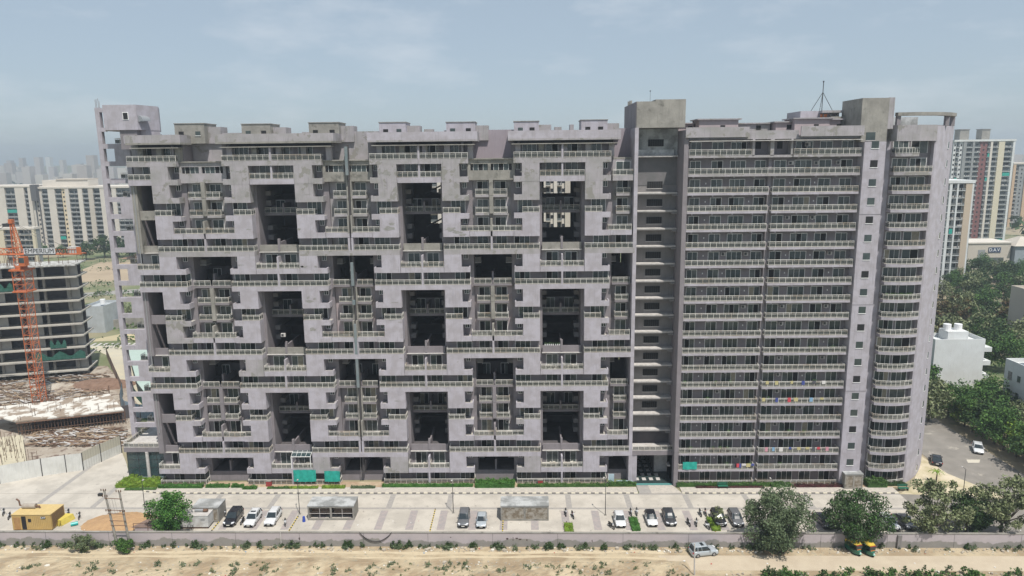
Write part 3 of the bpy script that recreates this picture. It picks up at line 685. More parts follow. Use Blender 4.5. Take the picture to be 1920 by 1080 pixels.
# --- right block
YR, YW = 121.3, 123.1
b = MB(); b.box(27.0, 27.75, YR - .1, 137, 0, 63.2, M_lavd); b.box(27.75, 56.6, YW, 137, 0, 62, M_lavd); acc('wall', b)
b = MB(); b.box(41.45, 41.95, YR + .9, YW, 0, 59, M_lavd); acc('wall', b)
dR = [(28.5, 30.3), (32.1, 34.05), (35.25, 37.9), (39.4, 41.3), (42.65, 44.7), (46.1, 49.0), (50.2, 52.3), (53.8, 55.8)]
for k in range(0, 20):
    z = H(k); up_ = k >= 18
    M = M_lavw if up_ else M_lav
    if k == 19: spans = [(27.85, 38.3), (45.2, 56.5)]
    elif k == 18: spans = [(27.85, 56.4)]
    else: spans = [(27.8, 41.4), (42.0, 56.4)]
    for (a, c) in spans:
        b = MB(); b.box(a, c, YR, YW, z - (.28 if k else .02), z + .1, M, top=M_floor)
        for x in [a + .8 + j * 3.4 for j in range(int((c - a) / 3.4) + 1)]:
            if k and x < c - .4: b.prism([(x, YR + .1), (x + .22, YR + .1), (x + .22, YW), (x, YW)], z - .5, z - .28, M)
        rr = railing(a + .05, c - .05, YR + .07, z + .1, 1.6)
        acc('balcony', b, [('railing', rr)])
    for j, (a, c) in enumerate(dR):
        if k == 19 and j in (3, 4): continue
        door(a, c, YW, z + .12, n=3 if c - a > 2.5 else 2, h=2.2)
    if k not in (18, 19) and k > 0:
        for x in (31.2, 34.6, 38.6, 45.4, 49.6, 53.0):
            if rnd.random() < .5:
                b = MB(); b.box(x, x + .14, YW - .12, YW, z + 1.5, z + 1.75, M_white); acc('wall_lamp', b)
    q = MB(); q.box(57.75, 58.95, 120.87, 120.898, z + 1.0, z + 2.15, M_gA if k % 3 else M_gC); q.box(57.7, 59.0, 120.82, 120.898, z + .9, z + .99, M_white); acc('window', q)
b = MB(); b.box(38.4, 45.1, YR + .2, YW, H(19) - .3, H(19) + .1, M_lavw); b.box(38.4, 38.8, YR + .2, YW, H(19), 61.6, M_lavw); b.box(41.4, 42.0, YR + .2, YW, H(19), 61.6, M_lavw); b.box(44.8, 45.1, YR + .2, YW, H(19), 61.6, M_lavw); b.box(27.8, 56.6, YR + .3, YW, 61.6, 61.95, M_lavw)
b.box(39.4, 40.3, YW - .03, YW, 60.0, 61.2, M_gC); b.box(43, 43.9, YW - .03, YW, 60.0, 61.2, M_gC); acc('loggia_front', b)
for (a, c, z0, z1) in ((27.1, 37.6, 61.95, 63.6), (46.0, 56.3, 61.95, 63.6), (37.6, 46.0, 61.95, 63.0)):
    y = YR - .6 if z1 > 63.1 else YR + .3
    b = MB(); b.box(a, c, y, y + .3, z0, z1, M_lavw); b.box(a, c, y + .3, YW + 1, z0, z0 + .2, M_conc); acc('roof_canopy', b)
b = MB(); b.box(27.8, 56.3, YR - .4, YR + .5, 61.3, 61.42, M_ledge); acc('sun_shade', b)
b = MB(); b.box(27.4, 61, YW + 1, 137, 62, 62.2, M_concd); b.box(27.4, 61, 136.7, 137, 62.2, 63.8, M_lavw); acc('roof', b)
for (a, c, y, z, M) in ((30.5, 37.2, 126, 65.0, M_pink), (47, 53, 126.5, 65.0, M_pink), (38.5, 44, 130, 64.4, M_lavw), (44.3, 47.5, 128, 64.5, M_pink), (27.6, 30.3, 129, 64.5, M_pink), (53.2, 55.0, 127, 64.8, M_pink)):
    b = MB(); b.box(a, c, y, y + 5, 62.2, z, M); b.box(a - .4, c + .5, y - .4, y + 5.2, z, z + .2, M_lavw)
    q = MB(); q.box((a + c) / 2 + .3, (a + c) / 2 + 1.1, y - .05, y - .01, 63.4, 64.1, M_gC); acc('rooftop_room', b, [('window', q)])
b = MB(); b.box(49.2, 56.0, 130, 136.5, 62.2, 66.5, M_lav); b.box(52.4, 56, 128.5, 129.98, 66.1, 66.5, M_lavw); b.box(53.6, 56, 127.6, 128.4, 62.2, 65.4, M_conc)
for x in (52.6, 53.8, 55.0): b.box(x, x + .15, 128.6, 128.8, 62.2, 66.09, M_dk)
b.box(52.6, 53.6, 129.3, 129.8, 65.2, 65.9, mat('orange_tank', (.55, .17, .06), rough=.5)); acc('rooftop_frame', b)
b = MB(); b.box(56.6, 60.15, 120.9, 137, 0, 60.95, M_lav); acc('wall', b)
for z in (H(5) + 2.45, H(10) + 2.45, H(15) + 2.45):
    b = MB(); b.box(56.58, 60.17, 120.875, 120.9, z, z + .05, M_void); acc('groove', b)
b = MB(); b.box(56.0, 60.4, 121.5, 129, 60.95, 68.0, M_conc); b.box(60.4, 61.3, 121.5, 129, 63.0, 68.05, M_lavw); acc('stair_head', b)
q = MB(); q.box(57.0, 58.5, 121.44, 121.5, 61.2, 62.5, M_gA); q.box(56.9, 58.6, 121.4, 121.5, 61.1, 61.2, M_ledge); acc('window', q)
b = MB(); b.box(60.15, 61.25, 124.5, 137, 0, 61, M_lavd); acc('wall', b)
# --- rounded end tower
curve = [(69.75, 122.65), (70.9, 123.5), (71.9, 124.45), (73.5, 126.1), (75.0, 128.1), (76.8, 130.8), (78.0, 134), (78.5, 138)]
b = MB(); b.prism([(61.25, 138), (61.25, 123.4), (62.1, 123.2), (68.75, 123.2), (68.75, 122.2), (69.05, 122.15)] + curve, 0, 63.5, M_lav); acc('round_tower_wall', b)
b = MB(); b.box(62.1, 68.74, 123.12, 123.2, 0.1, 61, M_lavd); acc('wall', b)
for k in range(0, 20):
    z = H(k); n = 8; arc = []
    x0_, x1_ = 62.15, 68.6
    if k == 19: x1_ = 66.2
    for q in range(n + 1):
        tt = q / n; x = x0_ + (x1_ - x0_) * tt; arc.append((x, 122.15 - 1.05 * math.sin(math.pi * min(1, tt * .8 + .12)) ** .8))
    b = MB(); b.prism([(x0_, 123.1)] + arc + [(x1_, 123.1)], z - (.4 if k else .02), z + .1, M_lav if k < 18 else M_lavw, top=M_floor)
    r = MB(); rail_line(r, (x0_ + .05, 123.05), (arc[0][0] + .05, arc[0][1] + .05), z + .1)
    for q in range(n): rail_line(r, (arc[q][0], arc[q][1] + .06), (arc[q + 1][0], arc[q + 1][1] + .06), z + .1, step=.85)
    acc('curved_balcony', b, [('railing', r)])
    door(62.4, 65.0, 123.12, z + .12, n=3); door(65.4, 68.2, 123.12, z + .12, n=2 if k % 3 else 3)
    an = math.atan2(126.1 - 124.45, 73.5 - 71.9)
    q = MB(); ux, uy = math.cos(an), math.sin(an); cx_, cy_ = 73.0, 125.55; nx_, ny_ = uy, -ux
    def P(s, d): return (cx_ + ux * s + nx_ * d, cy_ + uy * s + ny_ * d)
    q.prism([P(-.33, .05), P(.33, .05), P(.33, -.02), P(-.33, -.02)], z + .85, z + 1.95, M_gA)
    q.prism([P(-.38, .07), P(.38, .07), P(.38, -.02), P(-.38, -.02)], z + .78, z + .85, M_white); q.prism([P(-.38, .06), P(-.33, .06), P(-.33, -.02), P(-.38, -.02)], z + .85, z + 1.97, M_white); acc('window', q)
b = MB(); b.prism([(61.4, 123.1), (61.9, 121.1), (65.5, 120.8), (68.7, 121.6), (69.0, 122.14), (68.74, 122.3), (65.5, 121.2), (62.2, 121.45), (61.8, 123.1)], 61.0, 63.6, M_lavw); acc('roof_canopy', b)
ring = [(62.0, 121.5), (65.5, 121.0), (69.2, 121.8), (72.0, 123.6), (74.2, 126.0), (75.0, 128.5)]
b = MB(); b.prism(ring + [(74.2, 128.6), (73.4, 126.5), (71.4, 124.4), (68.9, 122.7), (65.5, 122.0), (62.0, 122.5)], 65.1, 65.65, M_conc); acc('ring_beam', b)
for (x, y) in ((71.3, 123.8), (74.3, 127.3), (62.3, 122.0)):
    b = MB(); b.prism([(x - .3, y - .3), (x + .3, y - .3), (x + .3, y + .3), (x - .3, y + .3)], 63.5, 65.1, M_lavd); acc('column', b)
b = MB(); b.box(62, 70.4, 131, 131.3, 63.5, 65.3, M_concw); acc('parapet', b)
b = MB(); b.prism([(61.4, 137.8), (61.4, 123.6), (68.7, 123.4), (69.7, 122.9), (71.8, 124.7), (73.4, 126.4), (74.8, 128.4), (76.6, 131), (77.7, 134), (78.2, 137.8)], 63.505, 63.6, M_concd); acc('roof', b)
flush()

# aerial on the roof
t = empty('rooftop_antenna', (53.5, 131.5, 66.6), 'thin dark tripod antenna mast on the right rooftop', 'antenna')
b = MB(); b.tube([(53.5, 131.5, 66.6), (53.5, 131.5, 71.6)], .07, M_dk, n=5); b.box(53.4, 53.6, 131.4, 131.6, 71.5, 71.75, M_dk); b.build('mast', t)
for dx, dy in ((-1.9, 0), (1.9, 0), (-.7, -.8)):
    b = MB(); b.bar((53.5, 131.5, 69.8), (53.5 + dx, 131.5 + dy, 66.6), .05, M_dk); b.build('leg', t)

def small_box_thing(name, label, cat, parts, group=None):
    allv = [v for _, mb in parts for v in mb.v]; xs, ys, zs = zip(*allv)
    t = empty(name, ((min(xs) + max(xs)) / 2, (min(ys) + max(ys)) / 2, min(zs)), label, cat, group)
    for n_, mb in parts: mb.build(n_, t)
    return t
def ac(x, y, z, label, s=1.0):
    b = MB(); b.box(x, x + .8 * s, y - .3, y, z, z + .62 * s, M_ledge)
    f = MB(); f.prism([(x + .1, y - .33), (x + .5, y - .33), (x + .5, y - .3), (x + .1, y - .3)], z + .1, z + .52, M_dk)
    small_box_thing('air_conditioner', label, 'air conditioner', [('casing', b), ('fan', f)], 'air conditioners outside the flats')
ac(8.6 - 12.0 + .0, YD - .02, H(3) + 1.6, 'white air conditioner unit on the painted wall of the third storey, beside a small window')
ac(47.6, YW - .02, H(19) + 1.45, 'white air conditioner beside the top-storey doors of the right block', 1.1)
ac(45.0, YW - .02, H(18) + 1.5, 'grey air conditioner, leftmost of three on the second storey from the top', 1.1)
ac(49.3, YW - .02, H(18) + 1.5, 'grey air conditioner, middle of three on the second storey from the top')
ac(53.0, YW - .02, H(18) + 1.5, 'grey air conditioner, rightmost of three on the second storey from the top')
ac(38.2, YW - .02, H(1) + 1.6, 'white air conditioner high on the first-storey wall near the green sheet')
ac(-34.9 + 13.6 - 21.9, YF + .9, H(9) + .15, 'white air conditioner behind the ninth-storey rail at left')
ORD = ['ground', 'first', 'second', 'third', 'fourth', 'fifth', 'sixth', 'seventh', 'eighth', 'ninth', 'tenth', 'eleventh', 'twelfth', 'thirteenth', 'fourteenth', 'fifteenth', 'sixteenth', 'seventeenth']
r2 = random.Random(91); seen_ = set()
for q in range(24):
    k = r2.choice([1, 2, 3, 4, 5, 6, 7, 9, 10, 11, 13, 15]); j = r2.randrange(6)
    if (k, j) in seen_: continue
    seen_.add((k, j)); x = (30.7, 34.3, 38.2, 44.95, 49.25, 52.6)[j]
    ac(x, YW - .02, H(k) + 1.62, 'white air conditioner on the %s storey, %s gap between doors of the right block' % (ORD[k], ('first', 'second', 'third', 'fourth', 'fifth', 'sixth')[j]), .95)
seen_ = set(); GP = [mat('potted_green', (.05, .13, .03)), mat('potted_green_pale', (.10, .17, .05))]; TP = mat('terracotta', (.30, .12, .06))
for q in range(30):
    k = r2.choice([1, 2, 3, 5, 6, 8, 11]); x = 28.6 + 1.35 * r2.randrange(20) if k != 11 else 62.9 + .8 * r2.randrange(6)
    if (k, x) in seen_ or 41 < x < 42.4: continue
    seen_.add((k, x)); y = YR + .45; z = H(k) + .1
    t = empty('potted_plant', (x, y, z), ('potted plant on the %s-storey balcony of the right block, %d paces from its left end' % (ORD[k], int((x - 27.8) / .67)) if k != 11 else 'potted plant number %d from the left on the eleventh-storey curved balcony' % (int((x - 62) / .8) + 1)), 'potted plant', 'potted plants on the balconies')
    b = MB(); b.tube([(x, y, z), (x, y, z + .35)], .15, TP, n=8, r2=.2); b.build('pot', t)
    b = MB(); ks = [b.mi(m) for m in GP]
    for _ in range(60): leaf(b, Vector((x + r2.gauss(0, .17), y + r2.gauss(0, .12), z + r2.uniform(.35, 1.15))), .09, ks[r2.randrange(2)], r2)
    b.build('foliage', t)
# small curved awning
b = MB(); A0, A1 = Vector((-66.5, 126.3, 0)), Vector((-66.1, 128.2, 0)); out = Vector((.97, -.2, 0))
for q in range(6):
    a0, a1 = q * math.pi / 12, (q + 1) * math.pi / 12; P_ = []
    for A, a in ((A0, a0), (A1, a0), (A1, a1), (A0, a1)): P_.append((A.x + out.x * .95 * math.sin(a), A.y + out.y * .95 * math.sin(a) - .05, 66.0 + .95 * math.cos(a)))
    b.face(P_, M_steel); b.face([(A0.x, A0.y - .05, 66.0), P_[0], P_[3]], M_steel)
b.box(A0.x, A0.x + 1.0, A0.y - .1, A0.y - .02, 65.9, 66.0, M_steel)
tag(b.build('awning'), 'small curved grey metal awning on the left rooftop stair block', 'awning')

def sheet(x0, x1, y, z0, z1, m, name, label, cat, wav=.06):
    b = MB(); n = max(4, int((x1 - x0) / .3)); nz_ = 5; vs = []
    for j in range(nz_ + 1):
        for i in range(n + 1):
            tt = i / n; sag = .12 * math.sin(tt * math.pi) * (1 - j / nz_)
            b.v.append((x0 + (x1 - x0) * tt, y - .02 + wav * math.sin(i * 1.7 + j * .6), z0 + (z1 - z0) * j / nz_ - sag * .3 + rnd.uniform(-.02, .02)))
    k = b.mi(m)
    for j in range(nz_):
        for i in range(n):
            a = j * (n + 1) + i; b.f.append((a, a + 1, a + n + 2, a + n + 1)); b.m.append(k)
    return tag(b.build(name, smooth=True), label, cat)
x, z = PL(551, 903, YF - .3); x1_, z1_ = PL(592, 881, YF - .3)
sheet(x, x1_, YF - .3, max(.2, z), z1_, M_teal, 'shade_net', 'wide teal shade net hanging over the ground-floor rail', 'shade net')
x, z = PL(609, 903, YF - .3); x1_, z1_ = PL(637, 883, YF - .3)
sheet(x, x1_, YF - .3, max(.2, z), z1_, M_teal, 'shade_net', 'narrow teal shade net at the ground floor, just right of the wide one', 'shade net')
x, z = PL(1280, 880, YR - .1); x1_, z1_ = PL(1307, 866, YR - .1)
sheet(x, x1_, YR - .1, z, z1_, M_teal, 'green_sheet', 'small teal sheet draped over the first-storey rail of the right block', 'sheet')
cl_cols = [(.5, .06, .08), (.6, .58, .56), (.05, .07, .25), (.45, .4, .2), (.5, .25, .3), (.08, .08, .09), (.2, .35, .5)]
for n_, (pxa, pxb, py, k) in enumerate(((1430, 1560, 843, 2), (1370, 1412, 872, 1), (1428, 1560, 716, 6), (1425, 1550, 750, 5))):
    for q in range(9 if n_ == 0 else 6):
        px = pxa + (pxb - pxa) * (q + rnd.random() * .6) / (9 if n_ == 0 else 6); x, _ = PL(px, py, YR)
        wd = rnd.uniform(.3, .75); hh = rnd.uniform(.3, .75); cc = cl_cols[rnd.randrange(7)]
        b = MB(); b.box(x, x + wd, YR + .0, YR + .035, H(k) + 1.12 - hh, H(k) + 1.13, mat('cloth_%d' % cl_cols.index(cc), cc)); b.box(x, x + wd, YR + .035, YR + .14, H(k) + 1.105, H(k) + 1.135, mat('cloth_%d' % cl_cols.index(cc), cc))
        cn = ['red', 'white', 'navy', 'mustard', 'pink', 'black', 'blue'][cl_cols.index(cc)]; fl_ = {2: 'second-storey', 1: 'first-storey', 6: 'sixth-storey', 5: 'fifth-storey'}[k]
        od = ['first', 'second', 'third', 'fourth', 'fifth', 'sixth', 'seventh', 'eighth', 'ninth'][q]
        tag(b.build('laundry'), '%s cloth, %s from the left on the %s rail of the right block' % (cn, od, fl_), 'laundry', 'laundry on the right block railings')
for q in range(8):
    x = 3.9 + q * .36 if q < 5 else 3.9 + q * .36 + .1
    t = empty('flower_pot', (x, YF + 1.62, H(8) + 1.05), 'white flower pot, number %s from the left on the grey parapet of the eighth storey' % ['one', 'two', 'three', 'four', 'five', 'six', 'seven', 'eight'][q], 'flower pot', 'white pots lined up on a parapet')
    b = MB(); b.tube([(x, YF + 1.62, H(8) + 1.05), (x, YF + 1.62, H(8) + 1.3)], .09, M_white, n=8, r2=.12); b.build('pot', t)
    b = MB(); L3 = [mat('pot_leaf', (.05, .12, .03))]
    for _ in range(14): leaf(b, Vector((x + rnd.uniform(-.12, .12), YF + 1.62 + rnd.uniform(-.1, .1), H(8) + rnd.uniform(1.3, 1.6))), .08, b.mi(L3[0]), rnd)
    b.build('foliage', t)
# pergola above the left first floor
t = empty('glass_pergola', (-36.5, 122.6, 3.2), 'small white glass pergola over a first-floor balcony left of the shade nets', 'pergola')
b = MB()
gx0, gx1 = -37.6 - .0, -34.6
gx0, gx1 = PL(547, 852, 123)[0], PL(583, 852, 123)[0]
for q in range(5): x = gx0 + (gx1 - gx0) * q / 4; b.bar((x, 122.5, 5.5), (x, 124.3, 6.3), .05, M_white)
for q in range(3): tt = q / 2; b.bar((gx0, 122.5 + 1.8 * tt, 5.5 + .8 * tt), (gx1, 122.5 + 1.8 * tt, 5.5 + .8 * tt), .05, M_white)
for x in (gx0, gx1): b.bar((x, 122.5, 3.2), (x, 122.5, 5.5), .06, M_white)
b.build('frame', t); b = MB(); b.face([(gx0, 122.5, 5.53), (gx1, 122.5, 5.53), (gx1, 124.3, 6.33), (gx0, 124.3, 6.33)], M_tint); b.build('pane', t)
for (px, lab) in ((508, 'small dark red planter box in front of the ground-floor rail at left'), (1013, 'small red box with pale top in front of the ground-floor rail left of the entrance')):
    x, y = G(px, 908); b = MB(); b.box(x - .45, x + .45, 121.6, 122.2, .12, 1.1, mat('red_paint', (.28, .04, .04))); b.box(x - .5, x + .5, 121.55, 122.25, 1.1, 1.2, M_conc); tag(b.build('planter_box'), lab, 'planter')
for px, tp in ((1145, 0), (1170, 1)):
    x, _ = PL(px, 890, 123); b = MB()
    if tp == 0: b.box(x - .5, x + .5, 122.0, 122.08, .2, 2.1, mat('pale_blue_panel', (.35, .45, .5), rough=.2)); b.box(x - .55, x - .5, 121.95, 122.1, .15, 2.15, M_white)
    else: b.prism([(x - 1.6, 121.6), (x + 1.6, 121.5), (x + 1.4, 122.6), (x - 1.4, 122.7)], .5, .56, MAT['pale_blue_panel']); b.box(x - 1.3, x + 1.3, 121.8, 122.4, .12, .5, M_steel)
    tag(b.build('glass_sheet'), ['upright pale blue glass sheet leaning beside the entrance hedge', 'low pale blue glass sheet lying in front of the bay beside the entrance'][tp], 'glass sheet')

# ================================================================== STREET FURNITURE AND SITE
def wallmat():
    m = bpy.data.materials.new('stained_wall_paint'); m.use_nodes = True; t = m.node_tree; b = t.nodes['Principled BSDF']; n, k = t.nodes.new, t.links.new
    g = n('ShaderNodeNewGeometry'); s = n('ShaderNodeSeparateXYZ'); k(g.outputs['Position'], s.inputs[0])
    q = n('ShaderNodeTexNoise'); q.inputs['Scale'].default_value = .28; q.inputs['Detail'].default_value = 8; q.inputs['Roughness'].default_value = .6; k(g.outputs['Position'], q.inputs['Vector'])
    a = n('ShaderNodeMath'); a.operation = 'MULTIPLY_ADD'; a.inputs[1].default_value = -3.4; a.inputs[2].default_value = .62; k(q.outputs[0], a.inputs[0])
    c = n('ShaderNodeMath'); c.operation = 'ADD'; k(a.outputs[0], c.inputs[0]); k(s.outputs[2], c.inputs[1])
    r = n('ShaderNodeMapRange'); r.inputs[1].default_value = -.04; r.inputs[2].default_value = .06; k(c.outputs[0], r.inputs[0])
    q2 = n('ShaderNodeTexNoise'); q2.inputs['Scale'].default_value = 1.3; q2.inputs['Detail'].default_value = 5; k(g.outputs['Position'], q2.inputs['Vector'])
    x1 = n('ShaderNodeMix'); x1.data_type = 'RGBA'; k(q2.outputs[0], x1.inputs[0]); x1.inputs[6].default_value = (.43, .385, .395, 1); x1.inputs[7].default_value = (.36, .325, .335, 1)
    x2 = n('ShaderNodeMix'); x2.data_type = 'RGBA'; k(q2.outputs[0], x2.inputs[0]); x2.inputs[6].default_value = (.20, .19, .175, 1); x2.inputs[7].default_value = (.27, .255, .235, 1)
    x = n('ShaderNodeMix'); x.data_type = 'RGBA'; k(r.outputs[0], x.inputs[0]); k(x2.outputs[2], x.inputs[6]); k(x1.outputs[2], x.inputs[7]); k(x.outputs[2], b.inputs['Base Color']); b.inputs['Roughness'].default_value = .9
    return m
def wy(x): return 100.95 - .0105 * x
t = empty('boundary_wall', (0, wy(0), 0), 'long plastered boundary wall, lavender above and bare grey below, along the car park', 'wall')
b = MB(); b.prism([(-120, wy(-120)), (110, wy(110)), (110, wy(110) + .25), (-120, wy(-120) + .25)], 0, 2.3, wallmat()); b.build('wall_panel', t)
b = MB(); b.prism([(-120, wy(-120) - .06), (110, wy(110) - .06), (110, wy(110) + .31), (-120, wy(-120) + .31)], 2.3, 2.42, M_conc); b.build('coping', t)
b = MB()
for q in range(23):
    x = -115 + q * 10; b.box(x, x + .04, wy(x) - .012, wy(x) - .002, 0, 2.29, MAT['joint_shadow'])
b.build('expansion_joint', t, kind='stuff')
b = MB(); x = G(1672, 1015)[0]; b.box(x - .3, x + .3, wy(x) - .3, wy(x) - .01, 0, 2.2, M_concd); b.build('buttress', t)
b = MB(); x = G(531, 1020)[0]; b.tube([(x, wy(x) - .15, 0), (x, wy(x) - .15, 2.5)], .07, M_ledge, n=8); tag(b.build('drain_pipe'), 'white plastic pipe running down the boundary wall at left centre', 'pipe')
b = MB(); x0, x1 = G(686, 1000)[0], G(744, 1000)[0]
for off in (0, .12):
    b.tube([(x0 + (x1 - x0) * s / 12, wy(x0) - .12 - off * .3, 2.45 - (1.5 + off) * math.sin(math.pi * s / 12) ** .8) for s in range(13)], .035, M_black, n=5)
tag(b.build('hanging_cable'), 'black cable sagging in a loop down the boundary wall', 'cable')

b = MB()
for (px, n_) in ((405, 9), (548, 9), (808, 12), (942, 9), (1334, 8), (1062, 6)):
    x = G(px, 985)[0]
    for q in range(n_): b.box(x, x + .16, 104 + q * .75, 104 + q * .75 + .38, .032, .14, mat('yellow_kerb', (.55, .42, .08))); b.box(x, x + .16, 104 + q * .75 + .38, 104 + (q + 1) * .75, .032, .14, M_black)
struct(b, 'parking_divider')
b = MB(); r_ = random.Random(77)
for (px, py, w_, h_) in ((951, 1010, .5, .35), (962, 1010, .15, .9), (969, 1009, .5, .3), (975, 1011, .6, .2), (988, 1012, .2, .5), (560, 1012, .3, .7), (1110, 1013, .15, .5), (845, 1008, .2, .2)):
    x, z = PL(px, py, 101); yy = wy(x) - .012; pts = [(x + math.cos(a) * w_ / 2 * r_.uniform(.5, 1.1), z + math.sin(a) * h_ / 2 * r_.uniform(.5, 1.1)) for a in [q * .63 for q in range(10)]]
    b.face([(p, yy, q) for p, q in pts], mat('dark_smear', (.06, .035, .035))); b.face([(p, yy + .01, q) for p, q in reversed(pts)], MAT['dark_smear'])
b.build('paint_smear', t, kind='stuff')
def lamp(px, py, h, label, base=True):
    x, y = G(px, py); t = empty('street_lamp', (x, y, 0), label, 'street lamp', 'street lamps along the car park')
    b = MB(); b.tube([(x, y, 0), (x, y, h)], .07, M_dk, n=8, r2=.045); b.box(x - .2, x + .2, y - .2, y + .2, .03, .12, M_conc); b.build('pole', t)
    b = MB(); b.tube([(x, y, h), (x - .1, y + .25, h + .12), (x - .2, y + .6, h + .15)], .035, M_dk); b.build('arm', t)
    b = MB(); b.box(x - .32, x - .1, y + .55, y + .95, h + .1, h + .2, M_ledge); b.build('lamp_head', t)
lamp(562, 964, 5.7, 'thin dark street lamp in front of the left open-fronted kiosk')
lamp(850, 962, 5.4, 'thin dark street lamp beside the grey parked car in the middle')
lamp(1135, 966, 6.2, 'thin dark street lamp left of the white hatchback')
lamp(272, 956, 5.0, 'thin dark street lamp just left of the bushy green tree')
lamp(1446, 965, 6.0, 'thin dark street lamp rising behind the first large tree')
x, y = G(1500, 920); lamp(1806, 925, 4.5, 'short dark lamp beside the side road junction')
b = MB(); b.tube([(24.2, 93.3, 0), (24.05, 93.3, 5.0)], .11, M_ledge, n=8, r2=.08); tag(b.build('concrete_pole'), 'pale concrete pole in the dirt in front of the silver car', 'pole')

def kiosk(px0, px1, py, dy, h, open_front, label):
    (x0, y0), (x1, _) = G(px0, py), G(px1, py); y1 = y0 + dy
    t = empty('kiosk', ((x0 + x1) / 2, y0, 0), label, 'kiosk', 'grey kiosks in the car park')
    b = MB(); b.box(x0 - .05, x1 + .05, y0 - .05, y1 + .05, h, h + .16, M_concw); b.build('roof', t)
    b = MB(); b.box(x0, x0 + .22, y0, y1, 0, h, M_conc); b.box(x1 - .22, x1, y0, y1, 0, h, M_conc); b.box(x0 + .22, x1 - .22, y1 - .2, y1, 0, h, M_conc)
    b.box(x0 + .22, x1 - .22, y0, y0 + .2, 0, .35, M_conc); b.box(x0 + .22, x1 - .22, y0, y0 + .2, h - .25, h, M_conc); b.box((x0 + x1) / 2 - .14, (x0 + x1) / 2 + .14, y0, y0 + .2, .35, h - .25, M_conc); b.build('wall', t)
    b = MB(); ml = mat('dirty_slats', (.40, .37, .32), c2=(.22, .18, .13), scale=1.6, lo=.4, hi=.6); xm = (x0 + x1) / 2
    for (a, c) in ((x0 + .24, xm - .16), (xm + .16, x1 - .24)):
        if open_front:
            b.box(a, c, y0 + 1.4, y0 + 1.6, .35, h - .3, M_rust)
            for q in range(4): b.box(a, c, y0 + 1.32, y0 + 1.4, .5 + q * .42, .62 + q * .42, ml)
            b.box((a + c) / 2 - .03, (a + c) / 2 + .03, y0 + .08, y0 + .14, .35, h - .25, M_ledge); b.box(a, c, y0 + .06, y0 + .12, 1.2, 1.26, M_ledge)
        else:
            b.box(a, c, y0 + .16, y0 + .19, .35, h - .25, M_black)
            for q in range(11):
                z = .38 + q * (h - .68) / 11; b.prism([(a, y0 + .05), (c, y0 + .05), (c, y0 + .1), (a, y0 + .1)], z, z + (h - .68) / 11 - .05 - rnd.random() * .03, ml)
    b.build('louvre', t); return t
kiosk(578, 664, 976, 3.2, 2.5, True, 'open-fronted grey concrete kiosk left of centre in the car park')
kiosk(939, 1029, 977, 3.2, 2.6, False, 'slatted grey concrete kiosk in the middle of the car park')
kiosk(1583, 1617, 918, 3.0, 2.8, False, 'small square concrete kiosk by the hedge at the right block corner')
kiosk(362, 411, 980, 3.0, 2.6, False, 'pale kiosk behind the white generator and the bushy tree')

# yellow generator
x0, y0, x1, y1, h = -83.6, 106.4, -77.2, 109.9, 2.75
t = empty('generator_container', ((x0 + x1) / 2, y0, 0), 'mustard yellow generator container with a grey silencer on its roof', 'generator')
M_yel = mat('mustard_paint', (.47, .32, .11), c2=(.40, .27, .10), scale=1.2, rough=.55)
b = MB(); b.box(x0, x1, y0, y1, .15, h, M_yel); b.box(x0 - .05, x1 + .05, y0 - .05, y1 + .05, h, h + .06, mat('mustard_roof', (.55, .41, .18), c2=(.48, .36, .16), scale=2)); b.box(x0, x1, y0 + .1, y1, 0, .15, M_black)
for q in range(14): xx = x0 + 2.4 + q * .3; b.box(xx, xx + .03, y0 - .02, y0, .2, h - .1, MAT['mustard_roof'])
b.build('housing', t)
b = MB()
for q in range(11): zz = .35 + q * .21; b.box(x1, x1 + .04, y0 + .3, y1 - .2, zz, zz + .08, M_rust)
b.build('louvre', t)
b = MB(); b.box(x0 + .3, x0 + 1.3, y0 - .03, y0, .2, 2.3, mat('rust_door', (.30, .15, .05), c2=(.40, .24, .1), scale=1)); b.build('door', t)
b = MB(); b.box(x0 + 1.55, x0 + 2.3, y0 - .01, y0 + .01, .2, 2.5, M_gC); b.build('doorway', t)
b = MB(); b.box(x0 + 2.65, x0 + 3.15, y0 - .03, y0, 1.5, 2.05, M_black); b.build('window', t)
b = MB(); b.box(x1 - 1.6, x1 - .85, y0 - .035, y0, 2.02, 2.48, M_black); b.build('sign_plate', t)
def text_obj(s, loc, size, m, parent=None, name='lettering', rx=math.pi / 2, rz=0, ext=.01):
    c = bpy.data.curves.new(name, 'FONT'); c.body = s; c.size = size; c.extrude = ext; c.align_x = 'CENTER'; c.align_y = 'CENTER'
    o = bpy.data.objects.new('tmp', c); col.objects.link(o); dg = bpy.context.evaluated_depsgraph_get(); me = bpy.data.meshes.new_from_object(o.evaluated_get(dg)); bpy.data.objects.remove(o)
    o = bpy.data.objects.new(name, me); col.objects.link(o); me.materials.clear(); me.materials.append(m)
    po = ORI.get(parent.name, (0, 0, 0)) if parent else (0, 0, 0)
    o.parent = parent; o.location = (loc[0] - po[0], loc[1] - po[1], loc[2] - po[2]); o.rotation_euler = (rx, 0, rz); return o
text_obj('CAT', (x1 - 1.22, y0 - .045, 2.25), .42, mat('white_letters', (.8, .8, .8)), t)
b = MB(); b.tube([(x0 + .5, y0 + 2.2, h + .45), (x0 + .55, y0 + 2.2, h + .45), (x0 + 2.6, y0 + 2.2, h + .45), (x0 + 2.65, y0 + 2.2, h + .45)], .42, mat('silencer_grey', (.36, .32, .27), c2=(.28, .24, .2), scale=2), n=14); b.build('silencer', t)
